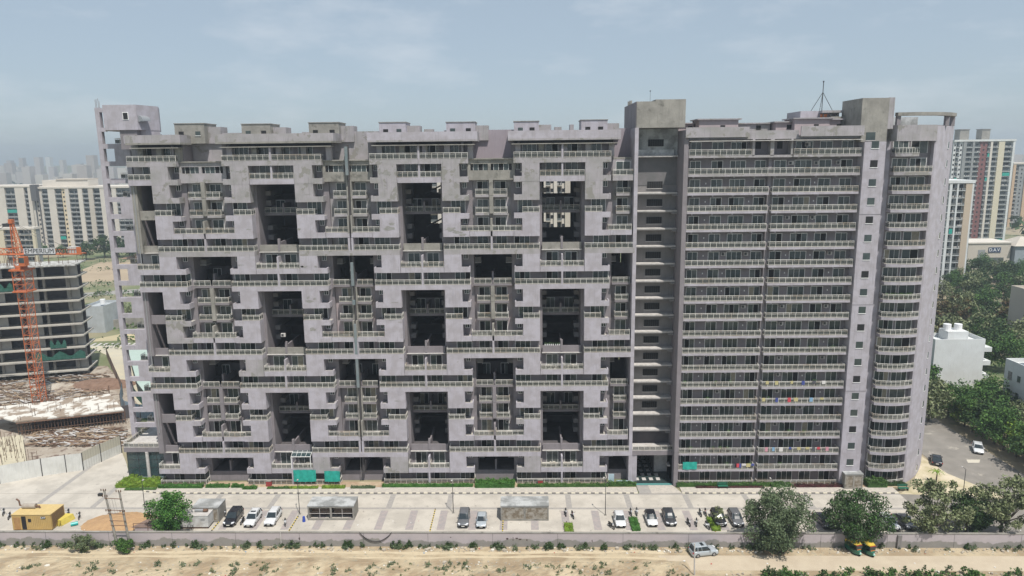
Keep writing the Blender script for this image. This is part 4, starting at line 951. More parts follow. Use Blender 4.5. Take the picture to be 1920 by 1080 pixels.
b = MB(); b.tube([(x0 + .5, y0 + 2.2, h + .45), (x0 + .0, y0 + 2.2, h + .6), (x0 - .15, y0 + 2.3, h + 1.3), (x0 - .6, y0 + 2.4, h + 1.6)], .13, M_rust, n=8); b.tube([(x0 + 2.6, y0 + 2.2, h + .45), (x0 + 3.2, y0 + 2.2, h + .4), (x0 + 3.3, y0 + 2.2, h)], .15, M_rust, n=8); b.build('exhaust_pipe', t)
# white generator
x0, x1, y0, y1, h = -56.6, -51.6, 106.7, 109.2, 2.3
t = empty('generator_container', ((x0 + x1) / 2, y0, 0), 'white rust-streaked generator housing with a rusty silencer beside the bushy tree', 'generator')
b = MB(); b.box(x0, x1, y0, y1, .35, h, mat('dirty_white_paint', (.55, .56, .56), c2=(.36, .35, .33), scale=.9, streak=.5)); b.box(x0 + .2, x1 - .2, y0 + .1, y1 - .1, .05, .35, M_rust); b.box(x0 - .04, x1 + .04, y0 - .04, y1 + .04, h, h + .05, M_ledge); b.build('housing', t)
b = MB(); b.tube([(x1 - 2.6, y0 + 1.3, h + .3), (x1 - 1.2, y0 + 1.3, h + .3)], .25, M_steel, n=10); b.tube([(x1 - 1.2, y0 + 1.3, h + .3), (x1 - .5, y0 + 1.3, h + .3)], .28, M_rust, n=10); b.build('silencer', t)
b = MB(); b.box(x1 - 1.2, x1 - .5, y0 - .02, y0, 1.5, 1.8, M_steel); b.build('vent', t)
b = MB()
p0, p1 = G(250, 965), G(275, 993)
b.prism([(-63.6, 105.6), (-58.2, 105.6), (-58.2, 108.6), (-62, 108.9)], .9, 1.0, mat('brown_tarp_roof', (.22, .15, .12), c2=(.17, .12, .10), scale=1.5)); b.box(-63.2, -58.4, 105.7, 105.8, 0, .9, M_pink)
for x in (-63.3, -61, -58.5): b.bar((x, 105.65, 0), (x, 105.65, 1.6), .05, M_rust)
b.bar((-63.3, 105.65, 1.6), (-58.5, 105.65, 1.6), .05, M_rust); tag(b.build('brick_shed'), 'low brown brick shed with rusty rail left of the bushy tree', 'shed')
# heap of sand
def mound(cx, cy, rx, ry, h, m, name, label, cat, seed=1, z0=0.0, kind=None, n=34):
    r = random.Random(seed); b = MB(); k = b.mi(m)
    for j in range(n + 1):
        for i in range(n + 1):
            u, v = i / n * 2 - 1, j / n * 2 - 1; d = math.hypot(u, v); z = max(0, 1 - d * d) ** 1.2 * h * (.8 + .25 * math.sin(u * 5 + seed) * math.cos(v * 4)) + (r.random() * .12 if d < 1 else 0)
            b.v.append((cx + u * rx, cy + v * ry, z0 + z - (.05 if d >= 1 else 0)))
    for j in range(n):
        for i in range(n):
            a = j * (n + 1) + i; b.f.append((a, a + 1, a + n + 2, a + n + 1)); b.m.append(k)
    o = b.build(name); return tag(o, label, cat, kind=kind)
mound(-67.5, 108.6, 6.0, 3.9, .8, mat('orange_sand', (.40, .255, .13), c2=(.34, .21, .11), scale=1), 'sand_heap', 'flat heap of orange sand between motorbikes and the twin pole', 'sand heap', 3)
b = MB(); M_ysh = mat('yellow_sheet', (.62, .50, .10), c2=(.5, .4, .08), scale=2); c = G(118, 980)
b.prism([(c[0] - 1.0, c[1] - .9), (c[0] + .4, c[1] - 1.1), (c[0] + 1.1, c[1] + 1.2), (c[0] - .3, c[1] + 1.3)], .9, 1.0, M_ysh)
for q in range(7): b.face([(c[0] - 1.0 + q * .22, c[1] - .95, .95), (c[0] - .8 + q * .22, c[1] - 1.0, .95), (c[0] - .75 + q * .24, c[1] - 1.35 - .2 * (q % 2), .05), (c[0] - 1.05 + q * .24, c[1] - 1.2, .05)], M_ysh)
for q in range(5): b.face([(c[0] + .4 + q * .14, c[1] - 1.1 + q * .46, .95), (c[0] + .54 + q * .14, c[1] - .64 + q * .46, .95), (c[0] + .8 + q * .14, c[1] - .6 + q * .46, .05), (c[0] + .65 + q * .14, c[1] - 1.1 + q * .46, .05)], M_ysh)
tag(b.build('yellow_cover'), 'crumpled yellow sheet covering a low stack beside the yellow generator', 'cover')
c = G(139, 986); b = MB(); b.tube([(c[0] - .4, c[1] - .2, .35), (c[0] + .5, c[1] + .3, .35)], .3, mat('turquoise_plastic', (.02, .35, .33), rough=.4), n=12); tag(b.build('plastic_drum'), 'small turquoise drum lying beside the yellow sheet', 'drum')
c = G(570, 978); b = MB(); b.tube([(c[0], c[1], .0), (c[0], c[1], .9)], .28, mat('blue_plastic', (.03, .07, .35), rough=.4), n=10, r2=.2); tag(b.build('bin'), 'small blue bin at the left corner of the open-fronted kiosk', 'bin')
# twin pole
t = empty('electric_pole', (-62.4, 100.6, 0), 'leaning H-shaped twin electricity pole of weathered concrete in front of the wall', 'electricity pole')
pa, pb = ((-63.1, 100.7, 0), (-64.2, 100.7, 9.8)), ((-61.2, 100.7, 0), (-61.9, 100.7, 9.6))
for p, q in (pa, pb): b = MB(); b.tube([p, q], .2, M_conc, n=6, r2=.14); b.build('pole', t)
def lerp(a, c, s): return tuple(a[i] + (c[i] - a[i]) * s for i in range(3))
for s in (.42, .5, .62, .68, .88):
    b = MB(); P0, P1 = lerp(*pa, s), lerp(*pb, s); b.bar((P0[0] - .2, P0[1] - .18, P0[2]), (P1[0] + .2, P1[1] - .18, P1[2]), .06, M_rust); b.build('crossbar', t)
for p, s in ((pa, 1), (pa, .9), (pb, 1), (pa, .66), (pb, .66)):
    P0 = lerp(*p, s)
    for dx in (-.35, 0, .35):
        b = MB(); b.tube([(P0[0] + dx, P0[1] - .2, P0[2]), (P0[0] + dx, P0[1] - .2, P0[2] + .32)], .07, M_rust, n=6); b.build('insulator', t)
b = MB(); P0 = lerp(*pa, .95); b.box(P0[0] - .9, P0[0] - .3, P0[1] - .4, P0[1], P0[2] - .3, P0[2] + .1, M_dk); b.build('switch_box', t)
b = MB()
for dx in (.5, 1.0, 1.4): P0, P1 = lerp(*pa, .88), lerp(*pa, .62); b.bar((P0[0] + dx, P0[1] - .2, P0[2]), (P1[0] + dx, P1[1] - .2, P1[2]), .012, M_dk)
b.build('wire', t, kind='stuff')

# ------------------------------------------------------------------ vehicles
M_tyre = mat('tyre', (.018, .018, .018), rough=.9); M_rim = mat('wheel_rim', (.35, .35, .36), rough=.35, metal=.6)
M_cg = mat('car_glass', (.02, .028, .032), rough=.06, spec=.7); M_tail = mat('tail_lamp', (.35, .02, .02), rough=.3); M_head = mat('head_lamp', (.65, .67, .70), rough=.15)
M_trim = mat('black_trim', (.03, .03, .032), rough=.55); M_plate = mat('number_plate', (.7, .7, .66))
def paint(nm, c): return mat('paint_' + nm, c, rough=.28, coat=.6, metal=.15)
def car(label, x, y, rz, pm, L=4.3, W=1.78, Hh=1.62, style='suv', roofm=None, rails=False, sunroof=False, group='cars parked at the block'):
    t = empty('parked_car', (0, 0, 0), label, 'car', group); hw = W / 2; zb = Hh * .60; L2 = L / 2
    S = [(-.5, .78, .30, .50), (-.485, .90, .24, .62), (-.44, .97, .2, .75), (-.36, 1, .2, .90), (-.24, 1, .2, .955), (-.15, 1, .2, 1.0), (.1, 1, .2, 1.02), (.35, 1, .2, 1.04), (.44, .985, .22, 1.02), (.485, .94, .28, .92 if style != 'sedan' else .98), (.5, .86, .36, .75)]
    rings = []
    for s, wf, zl, zf in S:
        yy = s * L; w_ = hw * wf; z1 = zb * zf
        rings.append([(-w_ * .94, yy, zl), (-w_, yy, zl + .2), (-w_, yy, z1 - .16), (-w_ * .95, yy, z1 - .04), (-w_ * .80, yy, z1 + .01), (0, yy, z1 + .035), (w_ * .80, yy, z1 + .01), (w_ * .95, yy, z1 - .04), (w_, yy, z1 - .16), (w_, yy, zl + .2), (w_ * .94, yy, zl)])
    b = MB(); b.loft(rings, pm); b.build('body', t, origin=(0, 0, 0), smooth=True)
    f0, f1 = (-.21, -.06); r1, r0 = {'suv': (.40, .475), 'hatch': (.36, .46), 'sedan': (.22, .40)}[style]
    wb, wt = hw * .93, hw * .76; zt = Hh - .05
    def ring(z, f, r, w_): return [(-w_, f * L, z), (-w_ * .5, f * L - .06, z), (w_ * .5, f * L - .06, z), (w_, f * L, z), (w_, (f + r) / 2 * L, z), (w_, r * L, z), (-w_, r * L, z), (-w_, (f + r) / 2 * L, z)]
    b = MB(); b.loft([ring(zb - .02, f0, r0, wb), ring((zb + zt) / 2, (f0 + f1) / 2 + .004, (r0 + r1) / 2 + .006, (wb + wt) / 2 + .03), ring(zt, f1, r1, wt)], M_cg); b.build('glazing', t, origin=(0, 0, 0))
    b = MB(); rm = roofm or pm
    b.loft([ring(zt - .02, f1 - .004, r1 + .006, wt + .03), ring(zt + .03, f1 + .01, r1, wt), ring(Hh, f1 + .05, r1 - .05, wt * .8)], rm); b.build('roof', t, origin=(0, 0, 0), smooth=True)
    b = MB()
    for s in (-1, 1):
        def LN(a, c, r): q_ = MB(); q_.bar(a, c, r, rm); q_.build('pillar', t)
        LN((s * wb, f0 * L + .02, zb), (s * (wt + .01), f1 * L, zt), .045)
        LN((s * wb, r0 * L - .04, zb), (s * (wt + .01), r1 * L - .02, zt), .07)
        m_ = (f1 + r1) / 2; LN((s * (wb + .005), m_ * L - .1, zb), (s * (wt + .03), m_ * L - .05, zt), .035)
        if style != 'sedan': LN((s * (wb + .005), (r1 - .1) * L, zb), (s * (wt + .03), (r1 - .1) * L, zt), .06)
    for s in (-1, 1):
        for yy in (-.31 * L, .30 * L):
            b = MB(); b.tube([(s * (hw - .24), yy, .33), (s * (hw + .015), yy, .33)], .33, M_tyre, n=18); o = b.build('wheel', t, origin=(s * hw, yy, .33))
            b = MB(); b.tube([(s * (hw + .0), yy, .33), (s * (hw + .03), yy, .33)], .2, M_rim, n=14); b.build('rim', o)
        b = MB(); b.loft([[(s * hw * .52, -L2 + .02, zb * .60), (s * hw * .88, -L2 + .16, zb * .62), (s * hw * .9, -L2 + .16, zb * .76), (s * hw * .55, -L2 + .06, zb * .74)], [(s * hw * .52, -L2 + .3, zb * .60), (s * hw * .99, -L2 + .42, zb * .66), (s * hw * .97, -L2 + .42, zb * .83), (s * hw * .55, -L2 + .3, zb * .79)]], M_head); b.build('headlight', t)
        b = MB(); b.box(s * hw * .90 - .1, s * hw * .90 + .06, L2 - .14, L2 - .015, zb * .72, zb * .92, M_tail); b.build('tail_light', t)
        b = MB(); b.prism([(s * (hw + .0), f0 * L + .12), (s * (hw + .2), f0 * L + .16), (s * (hw + .2), f0 * L + .28), (s * (hw + .0), f0 * L + .28)], zb + .0, zb + .15, pm); b.build('wing_mirror', t)
        if rails: b = MB(); b.bar((s * wt * .92, f1 * L + .2, Hh + .03), (s * wt * .92, r1 * L - .25, Hh + .03), .03, M_steel); b.build('roof_rail', t)
    b = MB(); b.box(-hw * .52, hw * .52, -L2 - .01, -L2 + .06, zb * .5, zb * .62, M_trim); b.box(-hw * .75, hw * .75, -L2 - .0, -L2 + .1, .26, .40, M_trim); b.build('grille', t)
    b = MB(); b.box(-.26, .26, -L2 - .03, -L2 - .011, .40, .52, M_plate); b.box(-.26, .26, L2 - .0, L2 + .02, .5, .62, M_plate); b.build('number_plate', t)
    if sunroof: b = MB(); b.box(-.42, .42, f1 * L + .38, f1 * L + .85, Hh + .0, Hh + .02, M_cg); b.build('sunroof', t)
    t.location = (x, y, .035); t.rotation_euler = (0, 0, rz); return t
P_w = paint('white', (.66, .67, .68)); P_b = paint('black', (.015, .016, .022)); P_g = paint('charcoal', (.045, .048, .055)); P_gr = paint('grey', (.13, .135, .145)); P_s = paint('silver', (.38, .42, .45)); P_n = paint('navy', (.018, .022, .04))
def pk(px, py=991): return G(px, py)
def row(label, px, py, pm, rz=0, L=4.3, **kw):
    x, y = G(px, py); car(label, x, y + L / 2 + .15, rz, pm, L=L, **kw)
row('black SUV parked nose to the wall, leftmost car in the car park', 427, 991, P_b, .0, 4.7, Hh=1.75, W=1.9)
row('white SUV with a sunroof between the black SUV and another white SUV', 465, 992, P_w, .0, 4.4, Hh=1.65, rails=True, sunroof=True)
row('white SUV with a plain white roof, right of the white SUV with a sunroof', 503, 990, P_w, .0, 4.5, Hh=1.68, rails=True)
row('grey van-like car parked near the middle street lamp', 868, 993, P_gr, 0, 4.6, Hh=1.7)
row('small silver hatchback beside the grey car near the middle', 902, 994, P_s, 0, 3.7, W=1.65, Hh=1.5, style='hatch')
row('plain white hatchback with an all-white roof right of the street lamp', 1165, 993, P_w, 0, 4.0, W=1.7, Hh=1.52, style='hatch')
row('white hatchback with a black roof beside the green hedge strip', 1225, 991, P_w, 0, 4.0, W=1.7, Hh=1.52, style='hatch', roofm=P_b)
row('charcoal sedan parked right beside the white black-roofed hatchback', 1260, 990, P_g, 0, 4.4, Hh=1.55, style='hatch')
row('black SUV partly behind a young tree right of the motorbikes', 1354, 991, P_b, 0, 4.3, Hh=1.6)
row('dark grey SUV just left of the first large tree', 1387, 992, P_gr, 0, 4.3, Hh=1.65, rails=True)
row('navy sedan half hidden between the two large trees', 1556, 996, P_n, .12, 4.4, Hh=1.5, style='sedan')
x, y = G(1683, 1000); car('white crossover parked at an angle right of the second large tree', x - .3, y + 2.3, .12, P_w, L=4.1, Hh=1.55, rails=True, sunroof=True)
x, y = G(1712, 999); car('silver grey sedan mostly under the third large tree', x - .1, y + 2.5, .12, P_gr, L=4.4, Hh=1.5, style='sedan')
x, y = G(1320, 1042); car('silver boxy SUV with black sunroof standing alone on the dirt lane', x, y + .4, R(101), P_s, L=4.2, Hh=1.68, rails=False, sunroof=True)
x, y = G(1755, 867); car('black sedan parked on the side road beside the rounded tower', x, y, R(155), P_b, L=4.5, Hh=1.5, style='sedan')
x, y = G(1833, 846); car('white hatchback parked by the trees on the side road', x, y, R(-26), P_w, L=4.2, Hh=1.55, style='hatch')

def bike_proto(pm, scooter=False):
    t = empty('motorbike', (0, 0, 0), 'x', 'motorbike')
    for yy in (-.62, .62): b = MB(); b.tube([(-.06, yy, .3), (.06, yy, .3)], .3, M_tyre, n=14); o = b.build('wheel', t); b = MB(); b.tube([(-.065, yy, .3), (.065, yy, .3)], .17, M_rim, n=10); b.build('rim', o)
    b = MB(); b.tube([(0, -.62, .3), (0, -.42, .78), (0, -.38, .95)], .045, M_steel); b.tube([(0, .62, .3), (0, .2, .42), (0, -.1, .4), (0, -.4, .75)], .05, M_trim); b.box(-.13, .13, -.15, .2, .25, .52, M_trim); b.build('frame', t)
    b = MB()
    if scooter: b.loft([[(-.2, -.42, .3), (.2, -.42, .3), (.14, -.38, .95), (-.14, -.38, .95)], [(-.18, -.32, .3), (.18, -.32, .3), (.12, -.3, .95), (-.12, -.3, .95)]], pm); b.loft([[(-.16, .0, .3), (.16, .0, .3), (.13, .0, .62), (-.13, .0, .62)], [(-.2, .35, .32), (.2, .35, .32), (.16, .35, .68), (-.16, .35, .68)], [(-.1, .75, .5), (.1, .75, .5), (.08, .75, .68), (-.08, .75, .68)]], pm)
    else: b.loft([[(-.08, -.36, .62), (.08, -.36, .62), (.06, -.36, .78), (-.06, -.36, .78)], [(-.16, -.15, .58), (.16, -.15, .58), (.12, -.15, .86), (-.12, -.15, .86)], [(-.1, .12, .6), (.1, .12, .6), (.08, .12, .78), (-.08, .12, .78)]], pm)
    b.build('tank' if not scooter else 'fairing', t, smooth=True)
    b = MB(); b.loft([[(-.1, .08, .68), (.1, .08, .68), (.09, .08, .8), (-.09, .08, .8)], [(-.15, .35, .68), (.15, .35, .68), (.13, .35, .8), (-.13, .35, .8)], [(-.09, .78, .76), (.09, .78, .76), (.07, .78, .84), (-.07, .78, .84)]], M_black); b.build('seat', t)
    b = MB(); b.tube([(-.36, -.24, .98), (-.12, -.38, .97), (.12, -.38, .97), (.36, -.24, .98)], .025, M_trim); b.tube([(-.3, -.26, 1.0), (-.33, -.28, 1.2)], .02, M_trim); b.tube([(.3, -.26, 1.0), (.33, -.28, 1.2)], .02, M_trim); b.build('handlebar', t)
    b = MB(); b.box(-.09, .09, -.5, -.4, .76, .92, M_head); b.build('headlight', t)
    return t
GB = 'two-wheelers parked in the car park'
BK = [(7, 965, .5, 'k', 'dark motorbike at the far left edge of the car park'), (18, 972, .4, 'k', 'dark motorbike tucked behind the yellow generator'), (128, 966, .4, 'k', 'black motorbike nearest the yellow sheet'), (149, 972, .45, 'k', 'black motorbike on the edge of the sand heap'),
      (423, 966, .3, 'k', 'black motorbike left of the black SUV'), (455, 981, .0, 'k', 'dark motorbike between the black SUV and the white SUV'), (535, 984, .3, 'w', 'white scooter right of the second white SUV'),
      (1061, 965, .0, 'k', 'black motorbike right of the slatted kiosk'), (1074, 970, .15, 'r', 'dark red motorbike right of the slatted kiosk'), (1183, 965, .0, 'k', 'black motorbike at the head of the green hedge strip'), (1194, 964, -.1, 'w', 'white scooter at the head of the green hedge strip'),
      (1146, 990, .5, 'k', 'dark motorbike low by the wall left of the white hatchback'), (1291, 984, .1, 'k', 'black motorbike near the wall, left of a pair'), (1306, 984, -.2, 'k', 'black motorbike near the wall, right of a pair'),
      (1313, 966, .0, 'k', 'black motorbike beside the orange motorbike'), (1323, 965, -.1, 'o', 'orange and white motorbike in the right of the car park'), (1326, 990, .2, 'w', 'white scooter by the yellow-green hedge strip')]
kp = {'k': bike_proto(P_b), 'r': bike_proto(paint('maroon', (.18, .02, .03))), 'w': bike_proto(P_w, True), 'o': bike_proto(paint('orange', (.55, .12, .02)))}
used = set()
for v in kp.values(): reg(v)
for px, py, a, k, lab in BK:
    x, y = G(px, py); o = kp[k]
    if k in used: o = copy_tree(o)
    used.add(k); o.location = (x, y, .035); o.rotation_euler = (0, 0, a); o['label'] = lab; o['category'] = 'scooter' if k == 'w' else 'motorbike'; o['group'] = GB
x, y = G(1455, 1035); o = copy_tree(kp['w'], (x, y, .05), 1.3, label='white scooter parked on the dirt under the first large tree', group=GB)

def rick(label, x, y, rz):
    t = empty('auto_rickshaw', (0, 0, 0), label, 'auto rickshaw', 'auto rickshaws on the dirt lane')
    gr_, ye = paint('bottle_green', (.012, .11, .065)), mat('yellow_canopy', (.60, .42, .04), c2=(.45, .33, .05), scale=2)
    b = MB(); b.loft([[(-.16, -1.35, .3), (.16, -1.35, .3), (.12, -1.35, .62), (-.12, -1.35, .62)], [(-.42, -1.05, .28), (.42, -1.05, .28), (.38, -1.0, .95), (-.38, -1.0, .95)], [(-.62, -.6, .28), (.62, -.6, .28), (.58, -.6, .75), (-.58, -.6, .75)], [(-.65, .2, .28), (.65, .2, .28), (.64, .2, .72), (-.64, .2, .72)], [(-.66, .5, .28), (.66, .5, .28), (.66, .5, .95), (-.66, .5, .95)], [(-.64, 1.25, .35), (.64, 1.25, .35), (.62, 1.25, 1.05), (-.62, 1.25, 1.05)]], gr_); b.build('body', t, origin=(0, 0, 0))
    b = MB(); b.loft([[(-.5, -.98, 1.68), (.5, -.98, 1.68), (.44, -.98, 1.78), (-.44, -.98, 1.78)], [(-.62, -.5, 1.66), (.62, -.5, 1.66), (.52, -.5, 1.86), (-.52, -.5, 1.86)], [(-.64, .9, 1.62), (.64, .9, 1.62), (.54, .9, 1.84), (-.54, .9, 1.84)], [(-.62, 1.25, 1.05), (.62, 1.25, 1.05), (.56, 1.28, 1.6), (-.56, 1.28, 1.6)]], ye); b.build('canopy', t, origin=(0, 0, 0))
    b = MB(); b.prism([(-.44, -1.03), (.44, -1.03), (.44, -1.0), (-.44, -1.0)], 1.0, 1.66, M_cg); b.build('windscreen', t)
    b = MB(); b.box(-.5, .5, -1.06, -1.03, 1.62, 1.70, mat('red_trim', (.4, .03, .03))); b.box(-.35, .35, -1.07, -1.04, .92, 1.0, mat('orange_stripe', (.6, .2, .03))); b.build('trim', t)
    b = MB()
    for s in (-1, 1):
        b.bar((s * .48, -1.0, .95), (s * .48, -.97, 1.68), .03, M_trim); b.bar((s * .63, .05, .72), (s * .62, .05, 1.65), .025, M_trim); b.bar((s * .64, .9, .95), (s * .63, .9, 1.63), .03, M_trim)
    b.box(-.55, .55, .35, .85, .72, .95, M_trim); b.box(-.3, .3, -.65, -.3, .72, .9, M_trim); b.build('seat', t)
    for (xx, yy) in ((0, -1.15), (-.58, .85), (.58, .85)): b = MB(); b.tube([(xx - .06, yy, .24), (xx + .06, yy, .24)], .24, M_tyre, n=14); b.build('wheel', t)
    b = MB(); b.tube([(0, -1.42, .62), (0, -1.35, .62)], .1, M_head, n=10); b.build('headlight', t)
    b = MB(); b.loft([[(-.17, -1.5, .45), (.17, -1.5, .45), (.12, -1.5, .52), (-.12, -1.5, .52)], [(-.19, -.98, .5), (.19, -.98, .5), (.12, -.98, .64), (-.12, -.98, .64)]], mat('mint_paint', (.25, .55, .45))); b.build('mudguard', t)
    t.location = (x, y, .05); t.rotation_euler = (0, 0, rz)
x, y = G(1608, 1043); rick('green and yellow auto rickshaw, the left of the two', x - .1, y + 1.1, .28)
x, y = G(1634, 1045); rick('green and yellow auto rickshaw, the right of the two', x - .1, y + 1.1, .24)
# bench-like green boxes by the pavement
for px, py, lab in ((1355, 916, 'small dark green park bench on the pavement in front of the right block'), (1693, 920, 'green park bench near the corner of the rounded tower')):
    x, y = G(px, py); t = empty('park_bench', (x, y, .1), lab, 'bench', 'green benches on the pavement'); mg = mat('bench_green', (.02, .13, .08), rough=.5)
    b = MB(); [b.box(x - .9, x + .9, y - .35 + q * .16, y - .22 + q * .16, .55, .6, mg) for q in range(4)]; b.build('seat', t)
    b = MB(); [b.box(x - .9, x + .9, y + .28, y + .33, .68 + q * .16, .8 + q * .16, mg) for q in range(3)]; b.build('backrest', t)
    for s in (-.75, .75): b = MB(); b.box(x + s - .04, x + s + .04, y - .35, y + .3, .12, .55, M_dk); b.box(x + s - .04, x + s + .04, y + .24, y + .3, .55, 1.1, M_dk); b.build('leg', t)

# ================================================================== VEGETATION
def leafm(name, a, c_): return mat(name, a, rough=.75, c2=c_, scale=.9, spec=.25)
L_grey = [leafm('grey_green_leaf', (.10, .135, .07), (.055, .085, .04)), leafm('grey_green_leaf_pale', (.15, .19, .105), (.09, .125, .065))]
L_green = [leafm('mid_green_leaf', (.055, .12, .03), (.03, .07, .018)), leafm('fresh_green_leaf', (.10, .19, .04), (.06, .12, .03))]
L_light = [leafm('olive_leaf', (.15, .175, .08), (.09, .115, .05)), leafm('pale_leaf', (.27, .29, .17), (.16, .19, .09))]
L_dark = [leafm('dark_leaf', (.035, .07, .022), (.02, .045, .014)), leafm('dark_leaf_b', (.06, .10, .03), (.04, .07, .02))]
L_neem = [leafm('neem_leaf', (.05, .14, .03), (.025, .08, .015)), leafm('neem_leaf_bright', (.11, .24, .045), (.06, .15, .03))]
L_rust = [leafm('rust_leaf', (.14, .075, .035), (.08, .06, .025)), leafm('rust_leaf_b', (.10, .10, .035), (.06, .07, .02))]
L_lime = [leafm('lime_leaf', (.16, .24, .03), (.10, .18, .02)), leafm('lime_leaf_b', (.22, .28, .04), (.12, .2, .03))]
L_maroon = [leafm('maroon_leaf', (.10, .03, .035), (.05, .02, .022)), leafm('maroon_leaf_b', (.07, .045, .03), (.04, .03, .02))]
M_bark = mat('bark', (.12, .095, .07), c2=(.08, .065, .05), scale=3)
def crown(mb, c, rx, ry, rz_, n, s, mats, seed, clumps=26, cr=.30, gap=.0):
    r = random.Random(seed); ks = [mb.mi(m) for m in mats]; C_ = []
    for q in range(clumps):
        while True:
            d = Vector((r.uniform(-1, 1), r.uniform(-1, 1), r.uniform(-1, 1)))
            if .25 < d.length < .95: break
        C_.append((Vector((c[0] + d.x * rx, c[1] + d.y * ry, c[2] + d.z * rz_)), r.uniform(.7, 1.25) * cr, r.random()))
    for q in range(n):
        cc, rad, tone = C_[r.randrange(clumps)]
        d = Vector((r.gauss(0, 1), r.gauss(0, 1), r.gauss(0, 1))).normalized() * (r.random() ** .45)
        p = Vector((cc.x + d.x * rx * rad, cc.y + d.y * ry * rad, cc.z + d.z * rz_ * rad))
        leaf(mb, p, s * r.uniform(.6, 1.3), ks[0] if r.random() < .25 + tone * .5 else ks[1 % len(ks)], r)
    return C_
def tree(name, label, base, h, rx, ry, rzv, n, s, mats, seed, group=None, clumps=26, cr=.30, tr=.22, cz=None, lean=(0, 0), cat='tree'):
    x, y = base; t = empty(name, (x, y, 0), label, cat, group)
    cz = cz or h - rzv; c = (x + lean[0], y + lean[1], cz)
    b = MB(); C_ = crown(b, c, rx, ry, rzv, n, s, mats, seed, clumps, cr)
    cro = b.build('crown', t, origin=(x, y, 0))
    b = MB(); fork = Vector((x + lean[0] * .4, y + lean[1] * .4, max(.5, cz - rzv * .75)))
    b.tube([(x, y, -.1), (x + lean[0] * .15, y + lean[1] * .15, fork.z * .5), tuple(fork)], tr, M_bark, n=7, r2=tr * .7)
    for cc, _, _ in C_[::2]: m_ = (fork + cc) / 2; b.tube([tuple(fork), (m_.x, m_.y, m_.z - rzv * .08), tuple(cc)], tr * .45, M_bark, n=4, r2=tr * .1)
    b.build('trunk', t, origin=(x, y, 0)); return t
NG = 'large trees along the boundary wall'
tree('shade_tree', 'large round grey-green tree over the wall, with a scooter beneath it', (38.3, 100.0), 9.3, 5.3, 4.6, 4.5, 15000, .17, L_grey, 5, NG, clumps=60, cr=.27, tr=.3, cz=5.1)
tree('shade_tree', 'large feathery green tree over the wall behind the two auto rickshaws', (51.0, 101.6), 8.4, 4.9, 4.3, 3.8, 13000, .17, [L_grey[0], L_green[0]], 16, NG, clumps=70, cr=.28, tr=.28, cz=4.6)
tree('shade_tree', 'large open-branched pale-leaved tree right of the white crossover', (63.2, 103.0), 10.0, 5.4, 4.6, 4.4, 6800, .2, L_light, 7, NG, clumps=60, cr=.17, tr=.25, cz=5.4)
tree('shade_tree', 'smaller dark dense tree between two pale open trees', (69.2, 104.2), 7.0, 3.0, 3.0, 2.6, 6000, .17, L_dark, 8, NG, clumps=26, cr=.34, tr=.2, cz=4.0)
tree('shade_tree', 'large open-branched pale-leaved tree at the right edge of the picture', (74.2, 103.5), 11, 5.4, 4.8, 4.6, 7500, .2, L_light, 9, NG, clumps=60, cr=.18, tr=.28, cz=5.8)
tree('neem_tree', 'bushy bright green tree beside the white generator', (-57.3, 105.2), 6.9, 3.7, 3.1, 3.3, 9500, .15, L_neem, 10, None, clumps=44, cr=.27, tr=.16, cz=3.6)
tree('young_tree', 'thin young tree in front of the black SUV', G(1352, 992), 4.0, 1.6, 1.3, 1.3, 420, .14, L_light, 12, None, clumps=16, cr=.24, tr=.06, cz=2.6)
BG_ = 'bushes against the boundary wall'
tree('shrub', 'tall olive bush against the wall left of the twin pole', (-68.4, 100.0), 3.4, 1.9, 1.1, 1.7, 3000, .12, [L_grey[1], L_light[0]], 13, BG_, clumps=24, cr=.3, tr=.06, cz=1.6, cat='bush')
tree('shrub', 'dark green bush at the foot of the twin pole', (-61.6, 99.9), 2.2, 1.8, 1.1, 1.05, 3000, .12, L_green, 14, BG_, clumps=20, cr=.34, tr=.05, cz=1.05, cat='bush')
b = MB(); x, y = G(1755, 905)
t = empty('palm', (x, y, 0), 'small palm on the pale verge beside the rounded tower', 'palm')
b.tube([(x, y, 0), (x + .05, y, 1.8)], .14, M_bark, n=7, r2=.1); b.build('trunk', t); b = MB()
for q in range(16):
    a = q * .7 + rnd.random() * .3; l_ = rnd.uniform(1.1, 1.6)
    for s in range(5):
        f0, f1 = s / 5, (s + 1) / 5; h0, h1 = 1.9 + .5 * math.sin(f0 * 2.6), 1.9 + .5 * math.sin(f1 * 2.6) - .12 * f1
        w0 = .16 * (1 - f0 * .8); ca, sa = math.cos(a), math.sin(a)
        b.face([(x + ca * l_ * f0 - sa * w0, y + sa * l_ * f0 + ca * w0, h0), (x + ca * l_ * f0 + sa * w0, y + sa * l_ * f0 - ca * w0, h0), (x + ca * l_ * f1 + sa * w0 * .7, y + sa * l_ * f1 - ca * w0 * .7, h1), (x + ca * l_ * f1 - sa * w0 * .7, y + sa * l_ * f1 + ca * w0 * .7, h1)], L_lime[s % 2])
b.build('crown', t)
# hedges and beds
def hedge(px0, px1, ya, yb, h, mats, label, n=None, s=.09, z0=.1, name='hedge', cat='hedge', x0=None, x1=None, group='hedges along the building'):
    x0 = x0 if x0 is not None else PL(px0, 905, 122)[0]; x1 = x1 if x1 is not None else PL(px1, 905, 122)[0]
    b = MB(); r = random.Random(int(px0)); ks = [b.mi(m) for m in mats]; n = n or int((x1 - x0) * (yb - ya) * h * 230 + 200)
    for q in range(n):
        x, y = r.uniform(x0, x1), r.uniform(ya, yb); u = r.random() ** .4
        hh = h * (.82 + .18 * math.sin(x * 2.1 + y * 3) + .12 * math.sin(x * 5.3)); leaf(b, Vector((x, y, z0 + hh * u)), s * r.uniform(.7, 1.4), ks[r.random() < .5], r)
    b.box(x0 + .1, x1 - .1, ya + .1, yb - .1, z0, z0 + h * .6, mats[0])
    return tag(b.build(name), label, cat, group)
